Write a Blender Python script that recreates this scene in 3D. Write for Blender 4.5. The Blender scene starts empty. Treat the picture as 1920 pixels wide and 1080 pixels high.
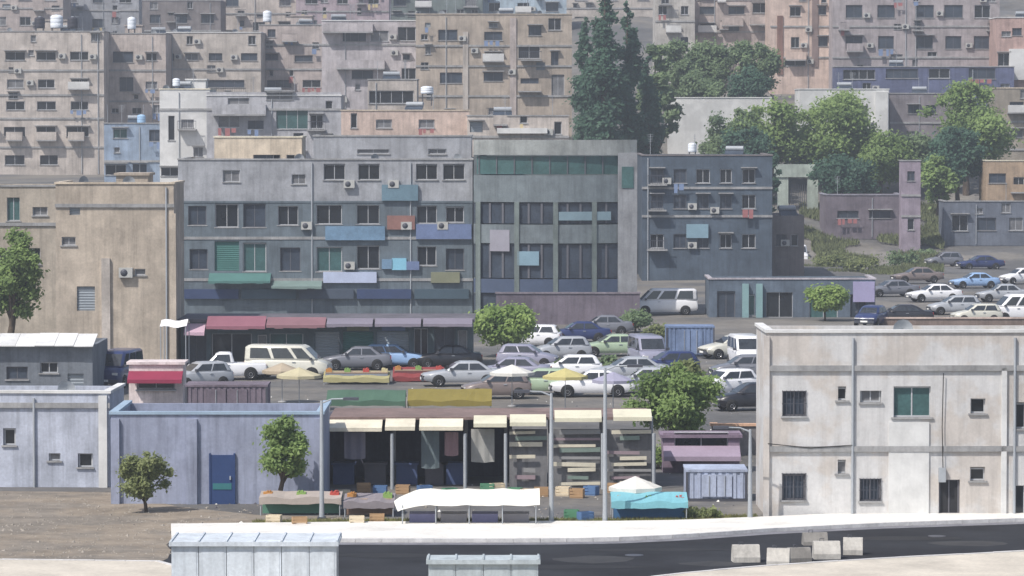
import bpy, math, random
import numpy as np
from mathutils import Vector, Matrix, noise as mnoise

# ---------------------------------------------------------------- camera, sky, sun, exposure
S = bpy.context.scene
COL = S.collection
CAM_H, FOC, HOR = 16.0, 7200.0, 206.0        # camera height (m), focal length and horizon row of the 1920 px wide photo
cam_d = bpy.data.cameras.new('camera'); cam = bpy.data.objects.new('camera', cam_d); COL.objects.link(cam)
cam_d.sensor_width = 36.0; cam_d.lens = FOC / 1920 * 36.0
cam_d.clip_start = 1.0; cam_d.clip_end = 9000
cam.location = (0, 0, CAM_H)
cam.rotation_euler = (math.pi / 2 - math.atan((540 - HOR) / FOC), 0, 0)
S.camera = cam

sun_to = Vector((-0.44, -0.43, 0.79)).normalized()           # direction towards the sun: high, from the left, a little behind the camera
world = bpy.data.worlds.new('World'); S.world = world; world.use_nodes = True
nt = world.node_tree
sky_n = nt.nodes.new('ShaderNodeTexSky'); sky_n.sky_type = 'NISHITA'; sky_n.sun_disc = False
sky_n.sun_elevation = math.asin(sun_to.z); sky_n.sun_rotation = math.atan2(sun_to.x, sun_to.y)
sky_n.dust_density = 2.0; sky_n.air_density = 1.0
nt.links.new(sky_n.outputs[0], nt.nodes['Background'].inputs[0]); nt.nodes['Background'].inputs[1].default_value = 0.10
sun_d = bpy.data.lights.new('sun', 'SUN'); sun_d.energy = 3.6; sun_d.angle = math.radians(0.6); sun_d.color = (1.0, 0.95, 0.89)
sun = bpy.data.objects.new('sun', sun_d); COL.objects.link(sun)
sun.rotation_euler = (-sun_to).to_track_quat('-Z', 'Y').to_euler()
S.view_settings.view_transform = 'Standard'; S.view_settings.look = 'None'
S.view_settings.exposure = 0.50; S.view_settings.gamma = 1.0; S.view_settings.use_curve_mapping = False
S.render.engine = 'CYCLES'
S.cycles.use_denoising = True
S.cycles.max_bounces = 6; S.cycles.diffuse_bounces = 4; S.cycles.glossy_bounces = 2
S.cycles.transmission_bounces = 3; S.cycles.transparent_max_bounces = 6; S.cycles.volume_bounces = 0
HAZE_DENSITY = 0.00052

# ---------------------------------------------------------------- measuring: photo pixel -> metres at a distance
def X(px, Y): return (px - 960) / FOC * Y
def Z(py, Y): return CAM_H - (py - HOR) / FOC * Y
def D(py, z=0.0): return FOC * (CAM_H - z) / (py - HOR)      # distance of a ground point
def P(px, py): d = D(py); return Vector((X(px, d), d, 0))

def lerp_table(t, v):
    if v <= t[0][0]: return t[0][1]
    for (a, b), (c, d) in zip(t, t[1:]):
        if v <= c: return b + (d - b) * (v - a) / (c - a)
    return t[-1][1]
TL = [(318, 0), (345, 4), (400, 8), (465, 8.5), (520, 14), (600, 27), (700, 42), (900, 72), (1300, 120), (3000, 190)]
TR = [(395, 0), (440, 6.5), (460, 12), (480, 17), (520, 20), (600, 30), (700, 44), (900, 72), (1300, 120), (3000, 190)]
def T(x, y):
    t = min(1, max(0, (x - 2) / 7)); t = t * t * (3 - 2 * t)
    return lerp_table(TL, y) * (1 - t) + lerp_table(TR, y) * t

# ---------------------------------------------------------------- materials
def s2l(c): c /= 255.0; return c / 12.92 if c <= 0.04045 else ((c + 0.055) / 1.055) ** 2.4
def RGB(r, g, b, k=1.0, sat=0.95):
    l = [s2l(v) * k for v in (r, g, b)]; m = sum(l) / 3
    return tuple(min(0.86, m + (v - m) * sat) for v in l)
MATS = {}
def mat(name, col, rough=0.85, var=0.18, scale=0.9, streak=0.0, bump=0.15, metal=0.0, fine=9.0, spec=0.3, coat=0.0, patch=None):
    """procedural surface: base colour, blotchy wear, vertical rain streaks, fine grain and relief"""
    if name in MATS: return MATS[name]
    m = bpy.data.materials.new(name); m.use_nodes = True; n = m.node_tree.nodes; L = m.node_tree.links
    b = n['Principled BSDF']; b.inputs['Roughness'].default_value = rough; b.inputs['Metallic'].default_value = metal
    b.inputs['Specular IOR Level'].default_value = spec; b.inputs['Coat Weight'].default_value = coat
    tc = n.new('ShaderNodeTexCoord'); oi = n.new('ShaderNodeObjectInfo')
    add = n.new('ShaderNodeVectorMath'); add.operation = 'ADD'
    mul = n.new('ShaderNodeVectorMath'); mul.operation = 'SCALE'; mul.inputs[0].default_value = (37, 53, 71)
    L.new(oi.outputs['Random'], mul.inputs['Scale']); L.new(tc.outputs['Object'], add.inputs[0]); L.new(mul.outputs[0], add.inputs[1])
    def tex(sc, det, vec=None, rgh=0.6):
        t = n.new('ShaderNodeTexNoise'); t.inputs['Scale'].default_value = sc; t.inputs['Detail'].default_value = det
        t.inputs['Roughness'].default_value = rgh
        L.new(vec or add.outputs[0], t.inputs['Vector']); return t
    def rng(src, a, bb, lo, hi):
        r = n.new('ShaderNodeMapRange'); r.inputs[1].default_value = a; r.inputs[2].default_value = bb
        r.inputs[3].default_value = lo; r.inputs[4].default_value = hi; L.new(src, r.inputs[0]); return r.outputs[0]
    def mult(a, bb):
        q = n.new('ShaderNodeMath'); q.operation = 'MULTIPLY'; L.new(a, q.inputs[0]); L.new(bb, q.inputs[1]); return q.outputs[0]
    n1 = tex(scale, 5); f = rng(n1.outputs[0], 0.3, 0.7, 1 - var, 1 + var * 0.6)
    n2 = tex(fine, 4); f = mult(f, rng(n2.outputs[0], 0.3, 0.7, 1 - var * 0.5, 1 + var * 0.4))
    if streak:
        mp = n.new('ShaderNodeMapping'); mp.inputs['Scale'].default_value = (3.2, 3.2, 0.22); L.new(add.outputs[0], mp.inputs[0])
        n3 = tex(1.0, 4, mp.outputs[0], 0.7); f = mult(f, rng(n3.outputs[0], 0.45, 0.75, 1.0, 1 - streak))
    vm = n.new('ShaderNodeVectorMath'); vm.operation = 'SCALE'; L.new(f, vm.inputs['Scale'])
    if patch:
        mx = n.new('ShaderNodeMix'); mx.data_type = 'RGBA'; mx.inputs[6].default_value = (*col, 1); mx.inputs[7].default_value = (*patch[0], 1)
        n4 = tex(patch[1], 6); L.new(rng(n4.outputs[0], 0.46, 0.56, 0, 1), mx.inputs[0]); L.new(mx.outputs[2], vm.inputs[0])
    else: vm.inputs[0].default_value = col
    L.new(vm.outputs[0], b.inputs['Base Color'])
    if bump:
        bp = n.new('ShaderNodeBump'); bp.inputs['Strength'].default_value = bump; bp.inputs['Distance'].default_value = 0.05
        L.new(n2.outputs[0], bp.inputs['Height']); L.new(bp.outputs[0], b.inputs['Normal'])
    MATS[name] = m; return m
K = 1.22                                                      # photo value of a wall facing the camera -> its reflectance
def wall(name, r, g, b, k=K, var=0.22, streak=0.32, **kw):
    c = RGB(r, g, b, k); return mat(name, c, var=var, streak=streak, patch=kw.pop('patch', (tuple(v * .84 for v in c), .35)), **kw)
def paint(name, r, g, b, k=1.1): return mat(name, RGB(r, g, b, k), rough=0.35, var=0.06, scale=2, bump=0, spec=0.5, coat=0.4)
def plain(name, r, g, b, k=1.2, rough=0.7, **kw): return mat(name, RGB(r, g, b, k), rough=rough, var=kw.pop('var', 0.12), bump=kw.pop('bump', 0.05), **kw)

GLASS = mat('window_glass', (0.020, 0.024, 0.030), rough=0.12, var=0.5, scale=0.6, bump=0, spec=0.5)
GLASS_G = mat('teal_glass', (0.06, 0.13, 0.13), rough=0.15, var=0.35, scale=0.8, bump=0, spec=0.5)
GLASS_B = mat('blue_dark_glass', (0.05, 0.065, 0.09), rough=0.15, var=0.4, scale=0.7, bump=0, spec=0.5)
CURTAIN = mat('curtained_glass', (0.19, 0.19, 0.20), rough=0.3, var=0.4, scale=1.2, bump=0, spec=0.5)
VOID = mat('unlit_interior', (0.030, 0.030, 0.033), rough=0.9, var=0.3, bump=0)
CARGLASS = mat('car_glass', (0.035, 0.040, 0.046), rough=0.04, var=0.4, scale=3, bump=0, spec=0.9)
FRAME = plain('aluminium_frame', 170, 172, 175)
FRAME_D = plain('dark_frame', 92, 92, 98)
RUBBER = mat('rubber', (0.02, 0.02, 0.02), rough=0.9, var=0.2, bump=0)
CHROME = mat('wheel_metal', (0.45, 0.45, 0.47), rough=0.35, metal=0.8, var=0.1, bump=0)
METAL = plain('galvanised_metal', 150, 155, 160, rough=0.5)
METAL_D = plain('dark_metal', 70, 72, 80, rough=0.5)
CONC = wall('concrete', 165, 165, 165, k=1.0)
ROOFM = mat('roof_screed', (0.36, 0.35, 0.33), var=0.3, scale=0.4, patch=((0.24, 0.235, 0.23), 0.25))
SHUT = plain('roller_shutter_metal', 130, 138, 145, rough=0.5)
SHUT_G = plain('green_shutter', 60, 105, 100)
RED = plain('red_paint', 165, 40, 45); LAMP_R = mat('tail_lamp_plastic', (0.35, 0.02, 0.02), rough=0.3, var=0.1, bump=0)
LAMP_W = mat('head_lamp_plastic', (0.7, 0.7, 0.68), rough=0.15, var=0.1, bump=0)
PLATE = plain('plate_white', 220, 220, 215)
BARK = mat('bark', (0.10, 0.075, 0.055), var=0.4, scale=3, bump=0.5)

def leaf_mat(name, col, hi):
    if name in MATS: return MATS[name]
    m = bpy.data.materials.new(name); m.use_nodes = True; n = m.node_tree.nodes; L = m.node_tree.links
    b = n['Principled BSDF']; b.inputs['Roughness'].default_value = 0.55; b.inputs['Specular IOR Level'].default_value = 0.25
    at = n.new('ShaderNodeAttribute'); at.attribute_name = 'tone'
    mx = n.new('ShaderNodeMix'); mx.data_type = 'RGBA'; mx.inputs[6].default_value = (*col, 1); mx.inputs[7].default_value = (*hi, 1)
    L.new(at.outputs['Fac'], mx.inputs[0]); L.new(mx.outputs[2], b.inputs['Base Color'])
    tr = n.new('ShaderNodeBsdfTranslucent'); L.new(mx.outputs[2], tr.inputs[0])
    ms = n.new('ShaderNodeMixShader'); ms.inputs[0].default_value = 0.48
    L.new(b.outputs[0], ms.inputs[1]); L.new(tr.outputs[0], ms.inputs[2]); L.new(ms.outputs[0], n['Material Output'].inputs[0])
    MATS[name] = m; return m
LEAF = leaf_mat('leaf_mid_green', (0.12, 0.19, 0.06), (0.34, 0.46, 0.16))
LEAF_Y = leaf_mat('leaf_bright_green', (0.17, 0.27, 0.07), (0.42, 0.54, 0.18))
LEAF_T = leaf_mat('leaf_blue_green', (0.05, 0.105, 0.07), (0.11, 0.21, 0.135))
LEAF_G = leaf_mat('leaf_grey_green', (0.11, 0.17, 0.09), (0.27, 0.36, 0.18))
LEAF_O = leaf_mat('leaf_olive', (0.14, 0.17, 0.07), (0.32, 0.36, 0.16))

# ---------------------------------------------------------------- mesh builder
class MB:
    def __init__(s): s.v = []; s.f = []; s.m = []; s.sm = []
    def add(s, vs, fs, mi=0, smooth=False):
        o = len(s.v); s.v += [tuple(v) for v in vs]
        for f in fs: s.f.append([i + o for i in f]); s.m.append(mi); s.sm.append(smooth)
        return s
    def box(s, x0, x1, y0, y1, z0, z1, mi=0):
        return s.add([(x0,y0,z0),(x1,y0,z0),(x1,y1,z0),(x0,y1,z0),(x0,y0,z1),(x1,y0,z1),(x1,y1,z1),(x0,y1,z1)],
            [(0,3,2,1),(4,5,6,7),(0,1,5,4),(1,2,6,5),(2,3,7,6),(3,0,4,7)], mi)
    def tube(s, pts, radii, seg=8, mi=0, cap=True):
        pts = [Vector(p) for p in pts]; rings = []
        for i, p in enumerate(pts):
            d = (pts[min(i + 1, len(pts) - 1)] - pts[max(i - 1, 0)]).normalized()
            u = d.orthogonal().normalized(); w = d.cross(u)
            rings.append([p + (u * math.cos(2 * math.pi * k / seg) + w * math.sin(2 * math.pi * k / seg)) * radii[i] for k in range(seg)])
        vs = [v for r in rings for v in r]; fs = []
        for i in range(len(pts) - 1):
            for k in range(seg): fs.append((i*seg+k, i*seg+(k+1)%seg, (i+1)*seg+(k+1)%seg, (i+1)*seg+k))
        s.add(vs, fs, mi, True)
        if cap: s.add(rings[0], [tuple(range(seg))[::-1]], mi); s.add(rings[-1], [tuple(range(seg))], mi)
        return s
    def lathe(s, prof, seg=14, c=(0, 0, 0), mi=0):            # prof: (r, z) upwards round the z axis
        vs = [(c[0] + r * math.cos(2*math.pi*k/seg), c[1] + r * math.sin(2*math.pi*k/seg), c[2] + z) for r, z in prof for k in range(seg)]
        fs = [(i*seg+k, i*seg+(k+1)%seg, (i+1)*seg+(k+1)%seg, (i+1)*seg+k) for i in range(len(prof)-1) for k in range(seg)]
        return s.add(vs, fs, mi, True)
    def prism(s, poly, y0, y1, mi=0):                          # polygon in (x, z), pushed along y
        k = len(poly); vs = [(x, y0, z) for x, z in poly] + [(x, y1, z) for x, z in poly]
        fs = [tuple(range(k)), tuple(range(2*k-1, k-1, -1))] + [((i+1)%k, i, i+k, (i+1)%k+k) for i in range(k)]
        return s.add(vs, fs, mi)
    def mesh(s, name, mats):
        me = bpy.data.meshes.new(name); me.from_pydata(s.v, [], s.f)
        for m in (mats if isinstance(mats, (list, tuple)) else [mats]): me.materials.append(m)
        me.polygons.foreach_set('material_index', s.m); me.polygons.foreach_set('use_smooth', s.sm); me.update(); return me
    def build(s, name, mats, parent=None, loc=None):
        return link(name, s.mesh(name, mats), parent, loc)

def link(name, me, parent=None, loc=None, rz=None):
    o = bpy.data.objects.new(name, me); COL.objects.link(o)
    if parent: o.parent = parent
    if loc is not None: o.location = loc
    if rz is not None: o.rotation_euler = (0, 0, rz)
    return o
LABELS = {}
def tag(o, label, cat, group=None, kind=None):
    o['label'] = label; o['category'] = cat
    if group: o['group'] = group
    if kind: o['kind'] = kind
    return o
def thing(name, label, cat, loc, rz=0, group=None):
    o = bpy.data.objects.new(name, None); COL.objects.link(o); o.empty_display_size = 0.3
    o.location = loc; o.rotation_euler = (0, 0, rz); return tag(o, label, cat, group)
CACHE = {}
def cached(key, fn):
    if key not in CACHE: CACHE[key] = fn()
    return CACHE[key]
def tinted(o, m):                                             # shared mesh, own colour
    o.material_slots[0].link = 'OBJECT'; o.material_slots[0].material = m; return o
R = random.Random(11)

# ---------------------------------------------------------------- the ground
def ground():
    xs = list(range(-700, -60, 40)) + list(range(-60, 61, 4)) + list(range(100, 701, 40))
    ys = [-300, -100, 0, 60, 110, 180, 250, 300] + list(range(310, 640, 6)) + list(range(640, 1300, 40)) + [1600, 2200, 3000, 5000]
    vs = [(x * (1 if y < 700 else 1 + (y - 700) / 400), y, T(x, y) + (mnoise.noise((x * .03, y * .03, 0)) * 0.8 if y > 340 else 0)) for y in ys for x in xs]
    k = len(xs); fs = [(j*k+i, j*k+i+1, (j+1)*k+i+1, (j+1)*k+i) for j in range(len(ys)-1) for i in range(k-1)]
    g = MB().add(vs, fs, 0, True).build('ground', mat('dusty_ground', (0.135, 0.132, 0.13), var=0.35, scale=0.12, fine=1.7, patch=((0.20, 0.185, 0.165), 0.07)))
    g['kind'] = 'structure'
ground()

FAR = [(-700, 1022), (330, 1019), (700, 1020), (1000, 1020), (1150, 1018), (1280, 1012), (1450, 1000), (1650, 990), (1920, 981), (2300, 972), (2800, 965)]      # kerb of the far pavement
BACK = [(-700, 990), (330, 990), (700, 986), (1000, 985), (1150, 985), (1280, 983), (1450, 976), (1650, 967), (1920, 958), (2300, 950), (2800, 944)]
NEAR = [(-700, 1052), (0, 1058), (300, 1061), (420, 1100), (800, 1112), (1150, 1100), (1290, 1083), (1450, 1069), (1650, 1056), (1920, 1042), (2300, 1028), (2800, 1018)]
def resample(line, x0, x1, n):
    return [P(x0 + (x1 - x0) * i / n, lerp_table(line, x0 + (x1 - x0) * i / n)) for i in range(n + 1)]
def strip(name, a, b, z, m, thick=0.0, kind='structure', parent=None):
    mb = MB(); n = len(a)
    vs = [(p.x, p.y, z) for p in a] + [(p.x, p.y, z) for p in b]
    mb.add(vs, [(i, i+1, n+i+1, n+i) for i in range(n-1)])
    if thick:
        for l, fl in ((a, 1), (b, 0)):
            v2 = [(p.x, p.y, z) for p in l] + [(p.x, p.y, z - thick) for p in l]
            mb.add(v2, [((i, n+i, n+i+1, i+1) if fl else (i, i+1, n+i+1, n+i)) for i in range(n-1)])
        mb.add([vs[0], vs[n], (b[0].x, b[0].y, z-thick), (a[0].x, a[0].y, z-thick)], [(0,1,2,3)])
        mb.add([vs[n-1], vs[2*n-1], (b[-1].x, b[-1].y, z-thick), (a[-1].x, a[-1].y, z-thick)], [(0,3,2,1)])
    o = mb.build(name, m, parent)
    if kind and not parent: o['kind'] = kind
    return o
ASPH = mat('asphalt', (0.034, 0.036, 0.042), rough=0.95, spec=.12, var=0.3, scale=0.35, fine=14, patch=((0.028, 0.029, 0.034), 0.15))
PAVE = mat('pale_pavement', (0.76, 0.74, 0.69), var=0.18, scale=0.5, fine=6)
KERB = mat('kerb_concrete', (0.62, 0.61, 0.60), var=0.2, scale=2)
nearL, farL, backL = (resample(l, -700, 2800, 70) for l in (NEAR, FAR, BACK))
strip('road', nearL, farL, 0.004, ASPH)
fp = resample(FAR, 318, 2800, 50); bp = resample(BACK, 318, 2800, 50)
def inset(line, d): return [Vector((p.x, p.y + d, 0)) for p in line]
pave_far = strip('pavement', inset(fp, 0.22), bp, 0.13, PAVE, 0.2)
strip('gutter', inset(fp, -0.75), inset(fp, -0.01), 0.008, mat('gutter_concrete', (0.20, 0.20, 0.22), var=0.3, scale=1.5))
npv = resample(NEAR, -700, 2800, 60)
pave_near = strip('pavement', inset(npv, -9.0), inset(npv, -0.22), 0.13, mat('cream_pavement', (0.58, 0.53, 0.45), var=0.2, scale=.6, fine=6), 0.2)
def kerbs(line, off, parent):
    pts = inset(line, off)
    for a, b in zip(pts, pts[1:]):
        L_ = (b - a).length; n = max(1, round(L_ / 1.0)); ang = math.atan2(b.y - a.y, b.x - a.x)
        if not (-30 < a.x < 30): continue
        for i in range(n):
            p = a.lerp(b, (i + 0.5) / n); w = L_ / n - 0.012
            me = cached(('kerb', round(w, 2)), lambda: MB().box(-w/2, w/2, -0.09, 0.09, 0, 0.2).mesh('kerbstone', KERB))
            link('kerbstone', me, parent, (p.x, p.y, -0.05 + R.uniform(-.006, .006)), ang)
kerbs(fp, 0.11, pave_far); kerbs(npv, -0.11, pave_near)
def tar_patch(px, py, w, d, seed):
    r = random.Random(seed); p = P(px, py); n = 11
    MB().add([(p.x+w*math.cos(2*math.pi*i/n)*r.uniform(.75,1.1), p.y+d*math.sin(2*math.pi*i/n)*r.uniform(.75,1.1), .008) for i in range(n)], [tuple(range(n))]).build('tar_patch', mat('tar_%d' % (seed % 2), [(.024,.024,.026),(.046,.046,.048)][seed % 2], rough=.8, var=.3), bpy.data.objects['road'])
for i, a in enumerate(((720,1044,2.2,.7),(1120,1052,1.6,1.2),(1240,1034,2.8,.5),(1340,1060,1.2,.8),(1700,1012,2.6,.7),(1820,1022,1.5,.9),(1060,1066,3.0,.6))): tar_patch(*a, i)
for px, py in ((1190, 1044), (1760, 1008)):
    p = P(px, py); MB().lathe([(.34,0),(.34,.006),(.30,.008),(.01,.008)], 20, (p.x, p.y, .008)).build('manhole_cover', METAL_D, bpy.data.objects['road'])
# unpaved side street on the left, running onto the asphalt
def blob_sheet(name, pts, z, m):
    vs = [P(*p) for p in pts]; o = MB().add([(v.x, v.y, z) for v in vs], [tuple(range(len(vs)))]).build(name, m); o['kind'] = 'structure'; return o
DIRT = mat('dry_earth', (0.27, 0.225, 0.175), var=0.3, scale=0.8, fine=5, patch=((0.23, 0.20, 0.165), 0.3), bump=0.4)
blob_sheet('dirt_lot', [(-600,1056),(-200,1058),(0,1059),(150,1061),(290,1061),(312,1050),(318,1035),(309,1025),(322,1012),(316,1000),(330,990),(420,986),(470,985),(640,982),(640,972),(480,968),(330,952),(215,925),(-600,918)], 0.012, DIRT)
VERGE = mat('dry_verge', (0.16, 0.15, 0.06), var=0.4, scale=1.2, fine=8)
va = resample(BACK, 470, 1425, 30)
strip('verge', va, inset(va, 1.6), 0.006, VERGE)

# ---------------------------------------------------------------- buildings
def window_mesh(w, h, fm, mull):
    mb = MB(); t = 0.06
    mb.box(-w/2, w/2, 0, .06, 0, t); mb.box(-w/2, w/2, 0, .06, h-t, h); mb.box(-w/2, -w/2+t, 0, .06, t, h-t); mb.box(w/2-t, w/2, 0, .06, t, h-t)
    for k in range(1, mull): x = -w/2 + w*k/mull; mb.box(x-.025, x+.025, .005, .055, t, h-t)
    return mb.mesh('window', fm)
def window(parent, x, y, z, w, h, style='d'):
    w = round(w, 1); h = round(h, 1); w = max(w, .4); h = max(h, .4)
    name = 'window'
    if style in 'sG':                                          # roller shutter of slats
        m = {'s': SHUT, 'G': SHUT_G}[style]
        def mk():
            mb = MB(); n = max(3, int(h / 0.16))
            for i in range(n): z0 = h*i/n; mb.add([(-w/2,.05,z0),(w/2,.05,z0),(w/2,.02,z0+h/n*.6),(-w/2,.02,z0+h/n*.6),(w/2,.05,z0+h/n),(-w/2,.05,z0+h/n)], [(0,1,2,3),(3,2,4,5)])
            return mb.mesh('shutter', m)
        return link('shutter', cached(('sh', w, h, style), mk), parent, (x, y + .1, z))
    fm = FRAME_D if style in 'ob' else FRAME
    mull = 1 if w < 0.8 else 2 if w < 2.2 else max(2, round(w / 1.1))
    o = link(name, cached(('win', w, h, fm.name, mull), lambda: window_mesh(w, h, fm, mull)), parent, (x, y + .14, z))
    gm = {'d': GLASS, 'g': GLASS_G, 'l': CURTAIN, 'o': VOID, 'b': GLASS_B}[style]
    link('pane', cached(('pane', w, h, style), lambda: MB().box(-w/2+.04, w/2-.04, .035, .05, .04, h-.04).mesh('pane', gm)), o)
    link('sill', cached(('sill', w), lambda: MB().box(-w/2-.08, w/2+.08, -.22, .0, -.07, 0).mesh('sill', CONC)), o)
    return o
def facade(mb, W, z0, z1, rects, depth=0.22, mi=0):
    xs = sorted({-W/2, W/2, *[r[0] for r in rects], *[r[1] for r in rects]}); zs = sorted({z0, z1, *[r[2] for r in rects], *[r[3] for r in rects]})
    xs = [min(max(x, -W/2), W/2) for x in xs]
    for i in range(len(xs)-1):
        for j in range(len(zs)-1):
            cx, cz = (xs[i]+xs[i+1])/2, (zs[j]+zs[j+1])/2
            if xs[i+1]-xs[i] < 1e-4 or zs[j+1]-zs[j] < 1e-4 or any(r[0] < cx < r[1] and r[2] < cz < r[3] for r in rects): continue
            mb.add([(xs[i],0,zs[j]),(xs[i+1],0,zs[j]),(xs[i+1],0,zs[j+1]),(xs[i],0,zs[j+1])], [(0,1,2,3)], mi)
    for a, b, c, d in rects if depth else ():
        q = depth
        mb.add([(a,0,c),(b,0,c),(b,0,d),(a,0,d),(a,q,c),(b,q,c),(b,q,d),(a,q,d)], [(0,4,5,1),(1,5,6,2),(2,6,7,3),(3,7,4,0),(4,7,6,5)], mi)
AC_M = plain('air_conditioner_shell', 168, 168, 164)
def ac_mesh():
    mb = MB().box(-.42, .42, -.34, -.02, 0, .6); mb.lathe([(.22,0),(.22,.012),(.03,.02)], 12, mi=1)
    k = len(mb.v) - 36
    for i in range(k, len(mb.v)): x, y, z = mb.v[i]; mb.v[i] = (x - .1, -.345 - z, y + .3)
    mb.box(-.36, -.3, -.3, 0, -.06, 0); mb.box(.3, .36, -.3, 0, -.06, 0)
    return mb.mesh('air_conditioner', [AC_M, METAL_D])
def dish_mesh():
    mb = MB().tube([(0,0,0),(0,0,.5)], [.03,.03], 6)
    vs = []; fs = []
    for r, y in ((.02, .02), (.22, -.03), (.4, -.14)):
        for k in range(12): a = 2*math.pi*k/12; vs.append((r*math.cos(a), y - .05, .65 + r*math.sin(a)))
    for i in range(2):
        for k in range(12): fs.append((i*12+k, i*12+(k+1)%12, (i+1)*12+(k+1)%12, (i+1)*12+k))
    mb.add(vs, fs, 0, True); mb.tube([(0,-.05,.62),(0,-.5,.75)], [.012,.012], 5)
    return mb.mesh('satellite_dish', METAL)
CLOTHS = None
def heater_mesh():
    mb = MB().add([(-.9,-.6,.15),(.9,-.6,.15),(.9,.4,.95),(-.9,.4,.95),(-.9,-.6,.22),(.9,-.6,.22),(.9,.4,1.02),(-.9,.4,1.02)], [(0,3,2,1),(4,5,6,7),(0,1,5,4),(1,2,6,5),(2,3,7,6),(3,0,4,7)], 1)
    mb.tube([(-.85,.5,1.2),(.85,.5,1.2)], [.24,.24], 10); mb.box(-.8,-.74,-.5,.6,0,.14); mb.box(.74,.8,-.5,.6,0,.14); mb.box(-.8,-.74,.42,.5,.14,1.0); mb.box(.74,.8,.42,.5,.14,1.0)
    return mb.mesh('solar_heater', [METAL, GLASS_B])
def antenna_mesh():
    mb = MB().tube([(0,0,0),(0,0,2.6)], [.03,.02], 5)
    for i in range(5): mb.tube([(-.45+.05*i,.0,2.5-.16*i),(.45-.05*i,0,2.5-.16*i)], [.012,.012], 4)
    return mb.mesh('antenna', METAL)
def clutter(e, W, depth, Ht, rz, rects, wm, seed, balcony):
    r = random.Random(seed)
    for i in range(r.randint(1, 3)): link('antenna', cached('ant', antenna_mesh), e, (r.uniform(-.45,.45)*W, r.uniform(.5,depth*.6), rz), r.uniform(0,3))
    if Ht > 5: link('solar_heater', cached('heater', heater_mesh), e, (r.uniform(-.35,.35)*W, depth*.3, rz), r.uniform(-.4,.4))
    for a, b, c, d, st in rects:
        q = r.random()
        if q < .10: link('air_conditioner', cached('ac', ac_mesh), e, (b + .55 if b + 1.1 < W/2 else a - .55, 0, c + r.uniform(-.2,.3)))
        elif q < .42 and b - a < 3: MB().box(a-.15, b+.15, -.5, -.004, d+.1, d+.2).build('window_hood', CONC, e)
        elif q < .56 and b - a < 3.5:
            m = plain('cloth_%d' % r.randint(0,5), *r.choice([(190,190,196),(150,96,96),(110,128,160),(176,160,120),(126,140,120),(208,204,200)]))
            n = 3; x = a; rack = MB().box(a-.1, b+.1, -.55, -.52, c-.06, c-.03).box(a-.08, a-.05, -.52, -.004, c-.06, c-.03).box(b+.05, b+.08, -.52, -.004, c-.06, c-.03).build('drying_rack', METAL, e)
            while x < b - .3:
                w = r.uniform(.3,.6); h = r.uniform(.4,.9); MB().add([(x,-.54,c-.04),(x+w,-.54,c-.04),(x+w-.03,-.57,c-.04-h),(x+.02,-.56,c-.04-h)], [(3,2,1,0)]).build('laundry', m, rack); x += w + r.uniform(.05,.4)
    for a, b, c, d, st in rects:
        if r.random() > .12 or b - a > 3 or c < 2 or a < -W/2 + .6 or b > W/2 - .6: continue
        bo = MB().box(a-.3, b+.3, -.9, -.004, c-.24, c-.1).build('balcony', CONC, e)
        if r.random() < .6: MB().box(a-.3, b+.3, -.9, -.8, c-.097, c+.75).build('parapet', WHITE_P if r.random() < .5 else wm, bo)
        else:
            rb = MB()
            for q in range(9): x = a-.28+(b-a+.56)*q/8; rb.box(x-.015, x+.015, -.88, -.85, c-.097, c+.7)
            rb.box(a-.3, b+.3, -.89, -.84, c+.702, c+.76).build('railing', METAL_D, bo)
    if r.random() < .7: x = r.uniform(-.4,.4)*W; MB().tube([(x,-.07,.2),(x,-.07,Ht-.3)], [.05,.05], 5).build('drain_pipe', METAL, e)
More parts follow.
